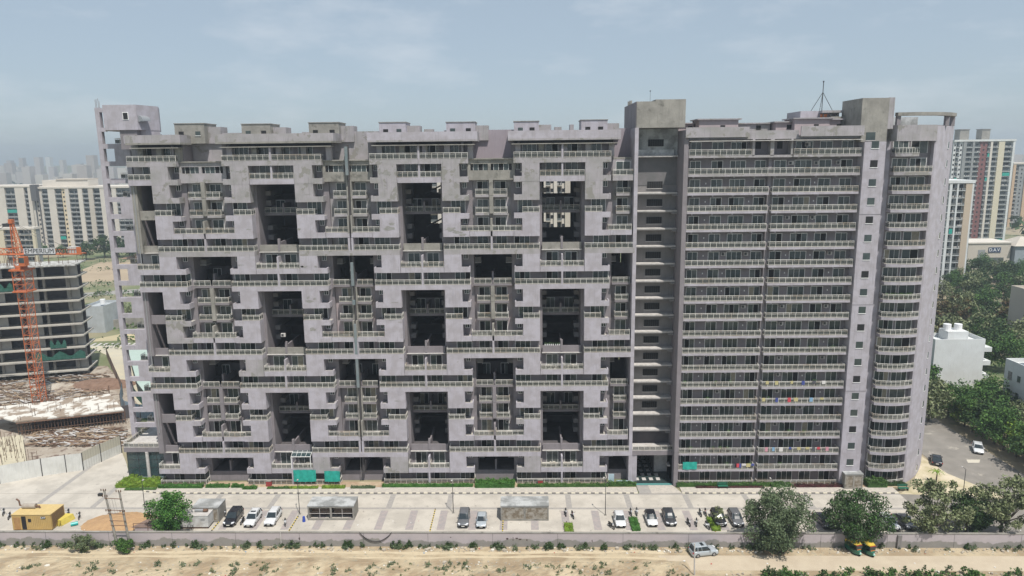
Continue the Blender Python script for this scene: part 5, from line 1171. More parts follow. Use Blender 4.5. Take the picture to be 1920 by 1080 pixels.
hedge(218, 300, 121.3, 124.6, .9, L_lime, 'yellow-green hedge in front of the glass podium at the left end')
hedge(300, 384, 120.9, 121.9, .8, L_neem, 'clipped green hedge before the leftmost ground-floor rail')
hedge(240, 300, 120.3, 121.2, .25, L_green, 'strip of low green ground cover at the left corner', group='hedges along the building')
hedge(388, 433, 121.0, 121.9, .8, L_neem, 'clipped green hedge before the first dark ground-floor bay')
hedge(436, 459, 121.0, 121.9, .7, L_neem, 'short rounded clipped hedge left of the white railing')
hedge(459, 487, 120.3, 121.1, .7, L_neem, 'rounded clipped hedge standing forward near the red planter')
hedge(505, 548, 120.5, 121.2, .4, L_green, 'loose low green planting right of the red planter')
hedge(545, 600, 120.5, 121.3, .45, L_lime, 'yellowish flowering bed below the wide shade net')
hedge(606, 650, 120.5, 121.5, .55, L_lime, 'yellowish shrub bed below the narrow shade net')
hedge(660, 706, 120.5, 121.4, .45, L_grey, 'patchy grey-green planting before the bare grey bay')
hedge(717, 888, 120.9, 121.8, .65, L_neem, 'long clipped hedge below the railing left of centre')
hedge(891, 966, 120.5, 122.6, 1.25, L_neem, 'tall shaggy grass-like planting in front of the central bay')
hedge(970, 1140, 120.7, 121.7, .65, L_green, 'long leafy hedge below the railing right of centre')
hedge(1140, 1192, 120.8, 122.0, .9, L_green, 'loose leafy bed just left of the entrance')
hedge(1266, 1440, 120.6, 121.6, .8, L_green, 'long green hedge just right of the entrance')
hedge(1300, 1425, 120.1, 120.6, .4, L_maroon, 'strip of dark red foliage in front of the hedge right of the entrance')
hedge(1440, 1478, 120.3, 121.5, .9, L_green, 'leafy green shrubs between two dark red beds')
hedge(1480, 1574, 120.2, 120.9, .75, L_maroon, 'dark red foliage bed left of the small square kiosk')
hedge(1617, 1655, 120.0, 122.0, 1.5, L_green, 'tall rounded green shrubs right of the small square kiosk')
hedge(1655, 1692, 120.6, 121.6, .8, L_dark, 'dark low shrubs under the curved ground-floor rail')
for (a, c, y) in ((-72.2, -70.8, 125.0),): hedge(1, 2, y - 1.5, y + 1, .8, L_lime, 'small yellow-green shrub patch at the podium corner', x0=-73.6 - 1.4, x1=-73.3)
for px, mats, lab in ((1190, L_neem, 'narrow bright green hedge strip between parking bays'), (1338, L_lime, 'narrow yellow-green hedge strip between parking bays at right'), (1066, L_lime, 'short yellow-green hedge strip by the motorbikes')):
    x, y = G(px, 985 if px != 1066 else 990); hedge(px, px, y - 2, y + 2.2 if px != 1066 else y + 1.2, .5, mats, lab, x0=x - .75, x1=x + .75, z0=.03, group='hedge strips between parking bays')
def blob(n, rx, rz_, s, mats, seed):
    b = MB(); crown(b, (0, 0, rz_ * .8), rx, rx, rz_, n, s, mats, seed, clumps=9, cr=.45); return b
protos = [blob(130, .45, .45, .09, L_green, 21), blob(130, .5, .5, .09, L_dark, 22), blob(160, .6, .45, .1, L_grey, 23), blob(120, .35, .3, .07, L_light, 24)]
PM = [p.mesh('shrub') for p in protos]
def plants(n, fn, name, label, cat, group, which, smin=.6, smax=1.3, seed=3):
    r = random.Random(seed)
    for q in range(n):
        p = fn(r)
        if p is None: continue
        o = bpy.data.objects.new(name, PM[which[r.randrange(len(which))]]); col.objects.link(o); s = r.uniform(smin, smax)
        o.location = (p[0], p[1], p[2] if len(p) > 2 else .02); o.rotation_euler = (0, 0, r.uniform(0, 6.28)); o.scale = (s, s, s * r.uniform(.8, 1.2)); tag(o, label, cat, group)
def inner(r):
    x = r.uniform(-36, 36); return (x, wy(x) + .25 + r.uniform(.5, .9), .0) if math.sin(x * 1.1) + math.sin(x * .31) > -.9 else None
plants(290, inner, 'border_plant', 'one of the small leafy plants lined up inside the boundary wall', 'plant', 'plants lined up inside the boundary wall', [0, 1], .45, .95, 4)
def outer(r):
    x = r.uniform(-90, 36) if r.random() < .85 else r.uniform(40, 85); x += 1.5 * math.sin(x * .8); return (x, wy(x) - .15 - abs(r.gauss(0, .35)), .02)
plants(290, outer, 'weed_clump', 'one of the scrubby weeds growing along the foot of the boundary wall', 'weed', 'weeds at the foot of the boundary wall', [1, 2, 1, 2], .45, 1.25, 5)
def fore(r):
    x = r.uniform(-75, 24); return (x, r.uniform(90.5, 96.2), .12)
plants(240, fore, 'scrub_plant', 'one of the low grey scrub plants dotted over the foreground dirt', 'scrub', 'scrub plants on the foreground dirt', [2, 2, 3], .45, 1.15, 6)
def fore2(r): x = r.uniform(33, 70); return (x, r.uniform(91.3, 93.2), .05)
plants(60, fore2, 'verge_bush', 'one of the green bushes along the near edge of the dirt lane', 'bush', 'bushes along the near edge of the lane', [0, 1, 0], 1.0, 2.1, 7)
# stones and litter
b = MB(); r = random.Random(8); st = [mat('stone', (.42, .38, .31), c2=(.30, .26, .21), scale=2), mat('pale_stone', (.60, .57, .50))]
for q in range(2600):
    x = r.uniform(-85, 85); y = r.uniform(88, 97) if r.random() < .75 else wy(x) - r.uniform(.2, 1.6); s = r.uniform(.05, .19) * (2.0 if r.random() < .08 else 1)
    if x > 24 and 93.5 < y < 98.8: continue
    pts = [(x + math.cos(a) * s * r.uniform(.7, 1.2), y + math.sin(a) * s * r.uniform(.7, 1.2)) for a in (0, 1.2, 2.5, 3.8, 5.0)]; b.prism(pts, 0, .14 + s * .8 if y < 96 else .03 + s * .8, st[r.random() < .25])
tag(b.build('loose_stones'), 'loose stones and rubble scattered over the foreground dirt', 'stones', kind='stuff')

b = MB(); r = random.Random(18); lm = [mat('litter_white', (.7, .7, .68)), mat('litter_blue', (.1, .25, .45)), mat('litter_red', (.4, .06, .05))]
for q in range(150):
    x = r.uniform(-85, 85); y = r.choice([r.uniform(90, 97), wy(x) - r.uniform(.2, 2), r.uniform(103, 111)]); s = r.uniform(.06, .2); a = r.uniform(0, 3.1); ca, sa = math.cos(a) * s, math.sin(a) * s
    z = .32 if y < 96.5 and x < 24 else .06
    b.prism([(x - ca, y - sa), (x + sa * .6, y - ca * .6), (x + ca, y + sa), (x - sa * .6, y + ca * .6)], z, z + .05, lm[0] if r.random() < .75 else lm[1 + (r.random() < .5)])
tag(b.build('litter'), 'small scraps of litter scattered over the dirt and the car park', 'litter', kind='stuff')
# ================================================================== SURROUNDINGS
M_cream = mat('cream_render', (.60, .555, .49), c2=(.54, .50, .445), scale=.15, streak=.2); M_beige = mat('beige_render', (.49, .445, .38), c2=(.45, .405, .35), scale=.2)
M_pw = mat('pale_white_render', (.62, .64, .64), c2=(.54, .55, .54), scale=.25, streak=.3); M_tg = mat('tower_grey', (.27, .28, .28), c2=(.22, .23, .23), scale=.2); M_red = mat('brick_red_render', (.20, .085, .08), c2=(.17, .07, .065), scale=.2)
def tower(name, label, Y, depth, ztop, strips, fh=3.05, cap_m=M_cream, prot=1.6, body=M_tg, cat='apartment tower', group=None, zlow=0, crown_h=1.2):
    X0 = min(PL(s[0], 400, Y)[0] for s in strips); X1 = max(PL(s[1], 400, Y)[0] for s in strips)
    t = empty(name, ((X0 + X1) / 2, Y, 0), label, cat, group)
    b = MB(); b.box(X0, X1, Y, Y + depth, 0, ztop, body); b.build('core', t)
    b = MB(); b.box(X0 - .3, X1 + .3, Y - prot - .2, Y + depth + .2, ztop, ztop + crown_h, cap_m); b.build('parapet', t)
    nf = int((ztop - zlow) / fh); indiv = 0; rest = MB(); r = random.Random(int(Y))
    for a, c, kind, m in strips:
        xa, xc = PL(a, 400, Y)[0], PL(c, 400, Y)[0]
        if kind == 'wall': b = MB(); b.box(xa, xc, Y - prot, Y - .01, 0, ztop - .01, m); b.build('wall', t)
        elif kind == 'win':
            b = MB(); b.box(xa, xc, Y - prot * .6, Y - .01, 0, ztop - .01, m); o = b.build('wall', t); w_ = MB()
            for k in range(nf): z = k * fh + 1.1; xm = (xa + xc) / 2; w_.box(xm - .5, xm + .5, Y - prot * .6 - .05, Y - prot * .6 - .005, z, z + 1.2, M_gC)
            w_.build('window', o, kind='stuff')
        else:
            for k in range(nf):
                z = k * fh + .1; b = MB(); b.box(xa, xc, Y - prot * .92, Y - .02, z, z + .25, cap_m if kind == 'bayw' else M_tg)
                b.box(xa, xc, Y - prot * .92, Y - prot * .86, z + .25, z + 1.1, M_tg if kind == 'bay' else mat('balcony_rail_dark', (.12, .13, .13)))
                n_ = max(1, int((xc - xa) / 2.6)); ww = (xc - xa) / n_
                for q in range(n_):
                    x_ = xa + q * ww; b.box(x_ + .3, x_ + ww - .4, Y - .08, Y - .02, z + .25, z + 2.5, M_gA if r.random() < .7 else M_gC); b.box(x_ + ww - .3, x_ + ww - .02, Y - .2, Y - .02, z + .25, z + 2.7, cap_m)
                if r.random() < .06: b.box(xa + .3, xc - .3, Y - prot * .98, Y - prot * .93, z + .3, z + 2.4, M_teal)
                elif r.random() < .3:
                    for _ in range(3): x_ = r.uniform(xa, xc - .6); b.box(x_, x_ + .6, Y - prot * .98, Y - prot * .93, z + .4, z + 1.1, M_ledge)
                if indiv < 96: b.build('balcony', t); indiv += 1
                else: rest.add(b)
    rest.build('balcony', t, kind='stuff'); return t
W_, B_ = 'wall', 'bay'
TG = 'cream apartment towers far left'
tower('apartment_tower', 'cream apartment slab at the far left, lower half behind the orange crane', 487, 22, 42.0, [(-60, -30, B_, None), (-30, 17, W_, M_cream), (17, 36, B_, None), (36, 53, W_, M_cream), (53, 60, B_, None), (60, 66, W_, M_cream)], group=TG)
tower('apartment_tower', 'long cream apartment slab with green awnings, behind the crane jib at left', 484, 24, 41.0, [(66, 85, 'win', M_cream), (85, 97, B_, None), (97, 110, W_, M_cream), (110, 122, B_, None), (122, 129, 'win', mat('warm_cream', (.62, .52, .36))), (129, 136, W_, M_cream), (136, 153, B_, None), (153, 161, W_, M_cream), (161, 172, B_, None), (172, 181, W_, M_beige), (181, 194, B_, None), (194, 205, W_, M_cream), (205, 216, B_, None), (216, 224, W_, M_cream), (224, 250, B_, None), (250, 262, W_, M_cream)], group=TG)
b = MB(); xa, xb = PL(82, 340, 490)[0], PL(168, 340, 490)[0]; b.box(xa, xb, 488, 500, 42.2, 46.5, M_cream); b.box(xa + 10, xb, 487.5, 500.5, 46.5, 47.3, M_beige)
tag(b.build('rooftop_block'), 'low cream rooftop block on the long cream slab at left', 'rooftop block')
b = MB(); xa = PL(58, 340, 482)[0]; b.box(xa, xa + 3.8, 480, 484, 33, 43.8, mat('charcoal_render', (.10, .10, .105))); b.box(xa + 1.0, xa + 1.5, 481.5, 482.2, 3, 33, MAT['charcoal_render']); b.box(xa + 3.8, xa + 4.3, 481.5, 482.2, 3, 33, MAT['charcoal_render']); tag(b.build('stair_shaft'), 'dark grey vertical shaft with two thin black lines between the cream slabs', 'shaft')
tower('apartment_tower', 'low cream block with beige balconies at the left edge behind the crane', 398, 3, PL(30, 430, 398)[1], [(-30, 5, W_, mat('yellow_cream', (.56, .50, .37))), (5, 22, 'bayw', None), (22, 32, W_, MAT['yellow_cream']), (32, 58, 'bayw', None), (58, 63, W_, MAT['yellow_cream'])], group=None)
TR = 'apartment towers far right'
tower('apartment_tower', 'tall grey, brick-red and cream tower at the right with two rooftop boxes', 469, 22, 65.0, [(1774, 1779, 'win', M_pw), (1779, 1785, 'bayw', None), (1785, 1791, 'win', M_pw), (1791, 1797, W_, M_tg), (1797, 1808, 'bayw', None), (1808, 1812, W_, M_tg), (1812, 1823, 'bayw', None), (1823, 1836, 'win', M_red), (1836, 1841, 'bayw', None), (1841, 1845, W_, M_cream), (1845, 1856, 'bayw', None), (1856, 1867, W_, mat('butter_render', (.56, .51, .39))), (1867, 1882, 'bayw', None), (1882, 1886, W_, M_pw)], group=TR, cap_m=M_pw)
tower('apartment_tower', 'cream apartment block seen through the upper openings of the main building', 250, 14, 53.5, [(760, 775, W_, M_cream), (775, 792, 'bayw', None), (792, 797, W_, M_cream), (797, 822, 'bayw', None), (822, 835, W_, M_cream), (835, 1010, W_, M_cream), (1010, 1019, W_, M_cream), (1019, 1023, W_, M_cream), (1023, 1032, 'bayw', None), (1032, 1038, 'win', M_cream), (1038, 1044, W_, M_cream), (1044, 1053, 'bayw', None), (1053, 1059, 'win', M_cream), (1059, 1090, W_, M_beige)], group=None, cap_m=M_cream, body=M_beige)
for a, c, lab in ((1797, 1814, 'square concrete box on top of the grey side of the tall right tower'), (1838, 1853, 'grey and cream box on top of the red strip of the tall right tower')):
    xa, xb = PL(a, 265, 475)[0], PL(c, 265, 475)[0]; b = MB(); b.box(xa, xb, 474, 480, 66.2, 72.5, M_conc); b.box(xa - .3, xb + .3, 473.7, 480.3, 72.5, 72.9, M_concd); tag(b.build('rooftop_box'), lab, 'rooftop box')
tower('apartment_tower', 'shorter tower with white balconies and beige edge just right of the rounded tower', 305, 16, 46.0, [(1745, 1772, 'bayw', None), (1772, 1777, W_, M_pw), (1777, 1786, 'bayw', None), (1786, 1789, W_, M_pw), (1789, 1802, 'bayw', None), (1802, 1814, W_, mat('tan_render', (.46, .38, .29))), (1814, 1817, W_, M_pw)], group=TR, cap_m=M_pw)
tower('apartment_tower', 'hazy grey and peach tower at the right edge with small square windows', 567, 20, 48.5, [(1888, 1893, W_, mat('peach_render', (.50, .36, .24))), (1893, 1899, 'bayw', None), (1899, 1911, 'win', M_tg), (1911, 1918, W_, MAT['peach_render']), (1918, 1935, 'bayw', None)], group=TR)
# school-like building with sign
Y = 361; xa, xb = PL(1816, 460, Y)[0], PL(1896, 460, Y)[0]
t = empty('school_building', ((xa + xb) / 2, Y, 0), 'low beige institutional building with a dark blue sign and glazed front at right', 'school')
b = MB(); b.box(xa, xb, Y, Y + 16, 0, 13.2, M_beige); b.box(xa - .4, xb + .4, Y - .4, Y + 16.4, 13.2, 13.8, M_cream); b.build('wall', t)
b = MB(); b.box(PL(1833, 480, Y)[0], PL(1846, 480, Y)[0], Y - .1, Y - .01, 1, 10, MAT['tower_grey']); b.build('glazed_strip', t)
b = MB(); b.box(PL(1848, 480, Y)[0], PL(1882, 480, Y)[0], Y - .1, Y - .01, 0, 6.0, M_gB); b.build('glazing', t)
xs0, xs1 = PL(1853, 470, Y)[0], PL(1876, 470, Y)[0]; b = MB(); b.box(xs0, xs1, Y - .25, Y - .02, 8.6, 11.2, mat('sign_blue', (.03, .05, .10))); o = b.build('sign', t)
text_obj('D.A.V.', ((xs0 + xs1) / 2, Y - .3, 9.9), 2.2, MAT['white_letters'], t)
b = MB(); b.prism([(xb + 1, Y - 2), (xb + 16, Y - 2), (xb + 16, Y + 12), (xb + 1, Y + 12)], 0, 12, mat('slate_render', (.25, .28, .31))); b.loft([[(xb, Y - 3, 12), (xb + 17, Y - 3, 12), (xb + 17, Y + 13, 12), (xb, Y + 13, 12)], [(xb + 7, Y + 4, 16), (xb + 9, Y + 4, 16), (xb + 9, Y + 6, 16), (xb + 7, Y + 6, 16)]], M_beige); b.build('wing', t)
def house(name, label, x0, x1, y0, y1, h, m, wins, extra=None, group=None):
    t = empty(name, ((x0 + x1) / 2, y0, 0), label, 'house', group)
    b = MB(); b.box(x0, x1, y0, y1, 0, h, m); b.box(x0, x1, y0, y0 + .2, h, h + .9, m); b.box(x0, x0 + .2, y0 + .2, y1, h, h + .9, m); b.box(x1 - .2, x1, y0 + .2, y1, h, h + .9, m); b.box(x0 + .2, x1 - .2, y1 - .2, y1, h, h + .9, m); b.build('wall', t)
    for (a, c, z0, z1) in wins:
        b = MB(); b.box(a, c, y0 - .04, y0 - .005, z0, z1, M_gA); b.box(a - .1, c + .1, y0 - .12, y0 - .005, z0 - .1, z0, M_ledge); b.build('window', t)
    if extra: extra(t)
    return t
def ex1(t):
    b = MB(); b.box(104.5, 109.5, 172, 176, 13.3, 15.6, M_pw); b.build('stair_head', t)
    for x in (105.3, 108): b = MB(); b.tube([(x, 174, 15.6), (x, 174, 17.1)], .9, mat('white_plastic', (.75, .75, .75), rough=.4), n=14); b.build('water_tank', t)
    for z in (4.2, 7.6, 11): b = MB(); b.box(112.5, 114.3, 170, 176, z, z + 1.1, M_pw); b.build('balcony', t)
house('white_house', 'plain white four-storey house with two white roof tanks right of the rounded tower', 100.4, 112.5, 170, 176.5, 13.3, M_pw, [(111.2, 112.2, 2, 3.4)], ex1)
def ex2(t):
    b = MB(); b.box(114, 126, 149.25, 158, 11.4, 14, M_pw); b.build('stair_head', t)
    for (ya, yb, za, zb_) in ((157.4, 158.7, 7.9, 9.7), (154.6, 155.6, 8.1, 9.5), (157.4, 158.7, 3.9, 5.7), (154.6, 155.6, 4.1, 5.5)):
        b = MB(); b.box(110.96, 110.995, ya, yb, za, zb_, M_gA); b.box(110.9, 110.995, ya - .1, yb + .1, za - .12, za, M_ledge); b.build('window', t)
house('white_house', 'white house with square windows at the right edge of the picture', 111.0, 128, 149.2, 160, 11.4, M_pw, [], ex2)
house('beige_house', 'large plain beige wall with a blue rooftop tank at the right edge', 153, 185, 197, 222, 16.8, M_beige, [], lambda t: (lambda b: (b.box(156, 161, 214, 219, 16.8, 20, mat('sky_blue_panel', (.10, .35, .55))), b.build('roof_tank', t)))(MB()))
house('grey_house', 'small pale grey house beyond the construction building at left', -153.5, -146.2, 241, 252, 8.6, mat('grey_wall_paint', (.42, .45, .47), c2=(.35, .37, .38), scale=.5), [], lambda t: (lambda b: (b.tube([(-149, 246, 9.2), (-149, 246, 11)], .9, MAT['white_plastic'], n=10), b.build('water_tank', t)))(MB()))

# --- construction site at left
du = Vector((24.5, 6.9, 0)).normalized(); dn = Vector((-du.y, du.x, 0)); O = Vector((-146.2, 186.0, 0))
def LQ(u, v): p = O + du * u + dn * v; return (p.x, p.y)
def lbox(b, u0, u1, v0, v1, z0, z1, m): b.prism([LQ(u0, v0), LQ(u1, v0), LQ(u1, v1), LQ(u0, v1)], z0, z1, m)
CB = empty('building_shell', (-134, 189, 0), 'unfinished concrete building shell with bare floor slabs behind the orange crane', 'building shell')
M_slab = mat('fresh_concrete', (.42, .40, .35), c2=(.33, .31, .28), scale=.5, streak=.4)
for k in range(11):
    z = -1.5 + 3.3 * k; b = MB(); lbox(b, 2, 24.5, -1.6, 8, z - .35, z, M_slab if k < 10 else mat('white_formwork', (.46, .46, .44), c2=(.25, .24, .22), scale=.7, lo=.45, hi=.55)); b.build('floor_slab', CB)
    if k < 10:
        for u in (3, 9, 15.5, 21.5): b = MB(); lbox(b, u, u + .6, .2, .8, z, z + 2.95, M_conc); b.build('column', CB)
        b = MB(); lbox(b, 3, 24.3, 3.0, 3.3, z, z + 2.95, M_void); lbox(b, 10.4, 14.2, .6, .8, z, z + 2.95, mat('block_wall', (.27, .265, .25), c2=(.34, .33, .31), scale=.7)); lbox(b, 21.0, 24.2, .6, .8, z, z + 2.95, MAT['block_wall'])
        if k % 2: lbox(b, 3.4, 6.0, .5, .7, z, z + 2.95, MAT['block_wall'])
        b.build('infill_wall', CB)
b = MB(); lbox(b, -14, 2, -.5, 8, 0, 32.5, M_conc); b.build('stair_core', CB)
b = MB()
for q in range(46): u, v = rnd.uniform(2, 24), rnd.uniform(-1.2, 7.5); p = LQ(u, v); b.bar((p[0], p[1], 31.5), (p[0] + rnd.uniform(-.2, .2), p[1], 31.5 + rnd.uniform(.8, 3.0)), .06, M_rust)
b.build('rebar', CB, kind='stuff')
for (u0, u1, k, m) in ((3, 9, 8, M_green), (12, 24.4, 2, M_green), (16, 20, 3, M_green)):
    b = MB(); n = 12; z = -1.5 + 3.3 * k
    for q in range(n):
        ua, ub = u0 + (u1 - u0) * q / n, u0 + (u1 - u0) * (q + 1) / n; za, zb_ = z + .9 + .8 * math.sin(q * 1.3), z + .9 + .8 * math.sin((q + 1) * 1.3)
        pa_, pb_ = LQ(ua, -1.75), LQ(ub, -1.75); b.face([(pa_[0], pa_[1], z + .1), (pb_[0], pb_[1], z + .1), (pb_[0], pb_[1], zb_ + .8), (pa_[0], pa_[1], za + .8)], m)
    b.build('safety_netting', CB)
# lower deck in front
b = MB(); soil = mat('site_soil', (.27, .22, .17), c2=(.42, .38, .32), scale=.3, c3=(.15, .105, .08), s3=.6, lo3=.52, hi3=.62, bump=.5)
b.prism([(-160, 128), (-110, 119.5), (-98, 123.6), (-92.2, 127), (-85.9, 129.5), (-83.4, 137), (-90, 160), (-104, 178), (-122, 200), (-175, 200)], .03, .08, soil); struct(b, 'site_ground')
DK = empty('concrete_deck', (-105, 152, 0), 'low unfinished concrete deck on timber props in front of the crane', 'concrete deck')
dk = [G(30, 790, 3.6), G(232, 768, 3.6), G(205, 738, 3.6), G(100, 752, 3.6), G(0, 762, 3.6), G(-30, 775, 3.6)]
b = MB(); b.prism(dk, 3.3, 3.6, mat('deck_top', (.60, .58, .53), c2=(.27, .215, .165), scale=.35, lo=.47, hi=.54)); b.build('deck_slab', DK)
b = MB(); p0, p1 = Vector((*dk[0], 0)), Vector((*dk[1], 0))
for q in range(34):
    p = p0.lerp(p1, q / 33); b.bar((p.x, p.y + .3, 0), (p.x, p.y + .3, 3.3), .07, M_rust)
    if q % 2: b.bar((p.x, p.y + 2.3, 0), (p.x + .3, p.y + 2.3, 3.3), .07, M_rust)
for z in (1.1, 2.2): b.bar((p0.x, p0.y + .3, z), (p1.x, p1.y + .3, z), .06, M_rust)
b.bar((p0.x, p0.y - .1, 3.1), (p1.x, p1.y - .1, 3.1), .16, M_rust); b.build('scaffolding', DK, kind='stuff')
b = MB(); b.prism([(p0.x + .5, p0.y + 4), (p1.x - .5, p1.y + 4), (p1.x - .5, p1.y + 4.3), (p0.x + .5, p0.y + 4.3)], 0, 3.3, M_void); b.build('rear_wall', DK)
b = MB()
for q in range(80):
    p = Vector((*dk[q % 6], 0)).lerp(Vector((*dk[(q * 3 + 2) % 6], 0)), rnd.random()); h = rnd.uniform(.5, 2.2); b.bar((p.x, p.y, 3.6), (p.x + rnd.uniform(-.15, .15), p.y, 3.6 + h), .04, M_rust)
b.build('rebar', DK, kind='stuff')
dk2 = [G(-20, 880, 1.6), G(50, 868, 1.6), G(42, 815, 1.6), G(-20, 822, 1.6)]
b = MB(); b.prism(dk2, 1.4, 1.6, mat('plywood', (.50, .45, .33), c2=(.42, .38, .28), scale=.6))
for q in range(90): p = Vector((*dk2[q % 4], 0)).lerp(Vector((*dk2[(q + 2) % 4], 0)), rnd.random()); p += Vector((rnd.uniform(-2, 2), rnd.uniform(-1, 1), 0)); b.bar((p.x, p.y, 1.4), (p.x, p.y, 1.4 + rnd.uniform(.8, 2.6)), .035, M_rust)
tag(b.build('formwork_deck'), 'low plywood formwork deck bristling with rebar behind the white site fence', 'formwork')
b = MB(); r = random.Random(12); mm = [M_rust, mat('timber', (.36, .27, .18), c2=(.25, .18, .12), scale=2), M_ledge, mat('dark_timber', (.14, .10, .07))]
for q in range(1500):
    if r.random() < .5: c = G(r.uniform(60, 232), r.uniform(805, 838))
    else: c = G(r.uniform(-10, 200), r.uniform(700, 760))
    l_, a, w__ = r.uniform(.5, 3.4), r.uniform(-.7, .7), r.uniform(.05, .25); ca, sa = math.cos(a) * l_ / 2, math.sin(a) * l_ / 2; z = r.uniform(.08, .5)
    b.prism([(c[0] - ca + w__ * .3, c[1] - sa - w__), (c[0] + ca, c[1] + sa - w__), (c[0] + ca, c[1] + sa + w__), (c[0] - ca, c[1] - sa + w__)], z, z + .1, mm[r.randrange(4)])
tag(b.build('building_debris'), 'scattered timber planks, sheets and scrap around the construction deck', 'debris', kind='stuff')
mound(-113, 182, 9, 5, 2.0, mat('dark_earth', (.15, .09, .06), c2=(.22, .14, .1), scale=.8), 'earth_mound', 'dark brown earth mound between the crane and the building shell', 'earth mound', 5)
mound(-124, 180, 7, 4, 1.2, soil, 'earth_mound', 'paler flattened earth mound left of the crane foot', 'earth mound', 8)
def fence_run(name, label, pts, h, m, m2=None, cat='fence', post=None, split=.5):
    t = empty(name, (pts[0][0], pts[0][1], 0), label, cat)
    for (a, c) in zip(pts, pts[1:]):
        a, c = Vector((*a, 0)), Vector((*c, 0)); d = c - a; n = max(1, int(d.length / .28)); u = d.normalized(); nn = Vector((-u.y, u.x, 0)); b = MB(); k = b.mi(m); k2 = b.mi(m2 or m)
        for q in range(n + 1):
            p = a + d * (q / n) + nn * (.05 * (q % 2))
            for z in (0, h * split, h): b.v.append((p.x, p.y, z))
        for q in range(n):
            for z in (0, 1): b.f.append((q * 3 + z, q * 3 + 3 + z, q * 3 + 4 + z, q * 3 + 1 + z)); b.m.append(k2 if z == 0 else k)
        b.build('panel', t)
        b = MB(); p = c; b.prism([(p.x - .06, p.y - .06), (p.x + .06, p.y - .06), (p.x + .06, p.y + .06), (p.x - .06, p.y + .06)], 0, h + .05, post or M_dk); b.build('post', t)
    return t
M_cor = mat('pale_sheet_metal', (.60, .60, .57), c2=(.50, .50, .47), scale=.4, streak=.4, rough=.5)
fence_run('site_fence', 'tall white corrugated sheet fence around the construction site at left', [(-112, 118.4), (-105, 120.4), (-98.1, 123.3), (-92.25, 126.6), (-88.6, 128.2), (-85.85, 129.1)], 3.6, M_cor)
fence_run('site_fence', 'corrugated fence section beige above and white below, next to the podium', [(-85.8, 129.15), (-84.6, 133), (-82.9, 137.3)], 3.8, mat('beige_sheet_metal', (.42, .40, .33), rough=.6), M_cor)
fence_run('sheet_fence', 'rusty brown sheet fence along the paved yard at left', [(-128, 210), (-119, 197), (-110, 184), (-103, 174)], 3.2, mat('brown_sheet_metal', (.19, .13, .10), c2=(.27, .20, .16), scale=.5))
fence_run('sheet_fence', 'curved blue-grey sheet fence below the paved yard seen through the frame', [(-103, 174), (-98.5, 165), (-94.5, 159.8), (-89.5, 157.2), (-84, 157.5), (-78, 160)], 3.4, mat('blue_sheet_metal', (.22, .30, .36), c2=(.30, .37, .42), scale=.4), post=M_rust)
fence_run('net_fence', 'low dark green netting fence beside the pale green canopy', [(-121, 207), (-110, 189), (-99, 172.5), (-92, 164)], 2.0, M_green)
b = MB(); b.prism([(-142, 223), (-128, 224), (-112, 200), (-92, 165), (-84, 158.5), (-89.5, 158), (-94.5, 160.5), (-98, 166), (-110, 185), (-127.5, 210.5)], .03, .05, mat('yellow_yard_concrete', (.50, .45, .33), c2=(.44, .41, .33), scale=.2)); struct(b, 'paved_yard')
b = MB(); b.prism([(-121, 209.5), (-108, 204), (-88, 170), (-82, 160), (-92, 165), (-99, 174)], 3.2, 3.3, mat('pale_green_canopy', (.34, .43, .38), c2=(.38, .46, .42), scale=.3))
for (x, y) in ((-119, 207), (-108, 201.5), (-99, 176), (-92, 167)): b.bar((x, y, 0), (x, y, 3.2), .12, M_steel)
tag(b.build('canopy'), 'pale green flat canopy over the yard seen through the end frame', 'canopy')
b = MB()
for q in range(9): x = -141 + q * 1.9; b.prism([(x, 222.4), (x + .9, 222.4), (x + .4, 226.5), (x - .5, 226.5)], .052, .056, M_ledge)
struct(b, 'road_marking')
M_lane = mat('lane_asphalt', (.26, .25, .235), c2=(.30, .285, .26), scale=.2)
b = MB(); b.prism([(-215, 300), (-130, 336), (-60, 352), (-60, 360), (-135, 345), (-222, 308)], .0, .02, M_lane); b.prism([(-170, 238), (-90, 292), (-60, 306), (-60, 312), (-94, 299), (-176, 244)], .0, .022, M_lane); struct(b, 'lane')
b = MB(); b.prism([(-170, 232), (-130, 256), (-90, 285), (-90, 285.4), (-130.2, 256.4), (-170.2, 232.4)], 0, 3.4, M_conc); tag(b.build('yard_wall'), 'long grey concrete wall crossing behind the end frame at left', 'wall')
b = MB(); b.prism([(-235, 345), (-185, 352), (-175, 420), (-250, 415)], .0, .02, mat('bare_field', (.40, .32, .22), c2=(.32, .25, .17), scale=.06)); b.prism([(-150, 262), (-100, 300), (-100, 330), (-160, 290)], .0, .021, mat('sandy_field', (.48, .40, .25), c2=(.36, .32, .2), scale=.08)); b.prism([(-148, 228), (-120, 232), (-90, 262), (-90, 278), (-130, 252)], .0, .02, MAT['sandy_field']); struct(b, 'field')
b = MB(); r = random.Random(31); ks = [b.mi(m) for m in (L_green[0], L_light[0], L_grey[1])]
for q in range(260):
    cx, cy = r.uniform(-260, -85), r.uniform(205, 420)
    if (-225 < cx < -185 and cy > 345): continue
    if cx > -128 and cy < 215: continue
    for _ in range(34): leaf(b, Vector((cx + r.gauss(0, 2.4), cy + r.gauss(0, 2.0), r.uniform(.1, 1.7))), r.uniform(.3, .7), ks[r.randrange(3)], r)
tag(b.build('field_scrub'), 'rough green scrub covering the open fields at left', 'scrub', kind='stuff')
mound(-225, 432, 22, 5, 4, mat('red_earth', (.22, .13, .09), c2=(.3, .2, .14), scale=.3), 'earth_bank', 'reddish earth bank in front of the trees at far left', 'earth bank', 4)

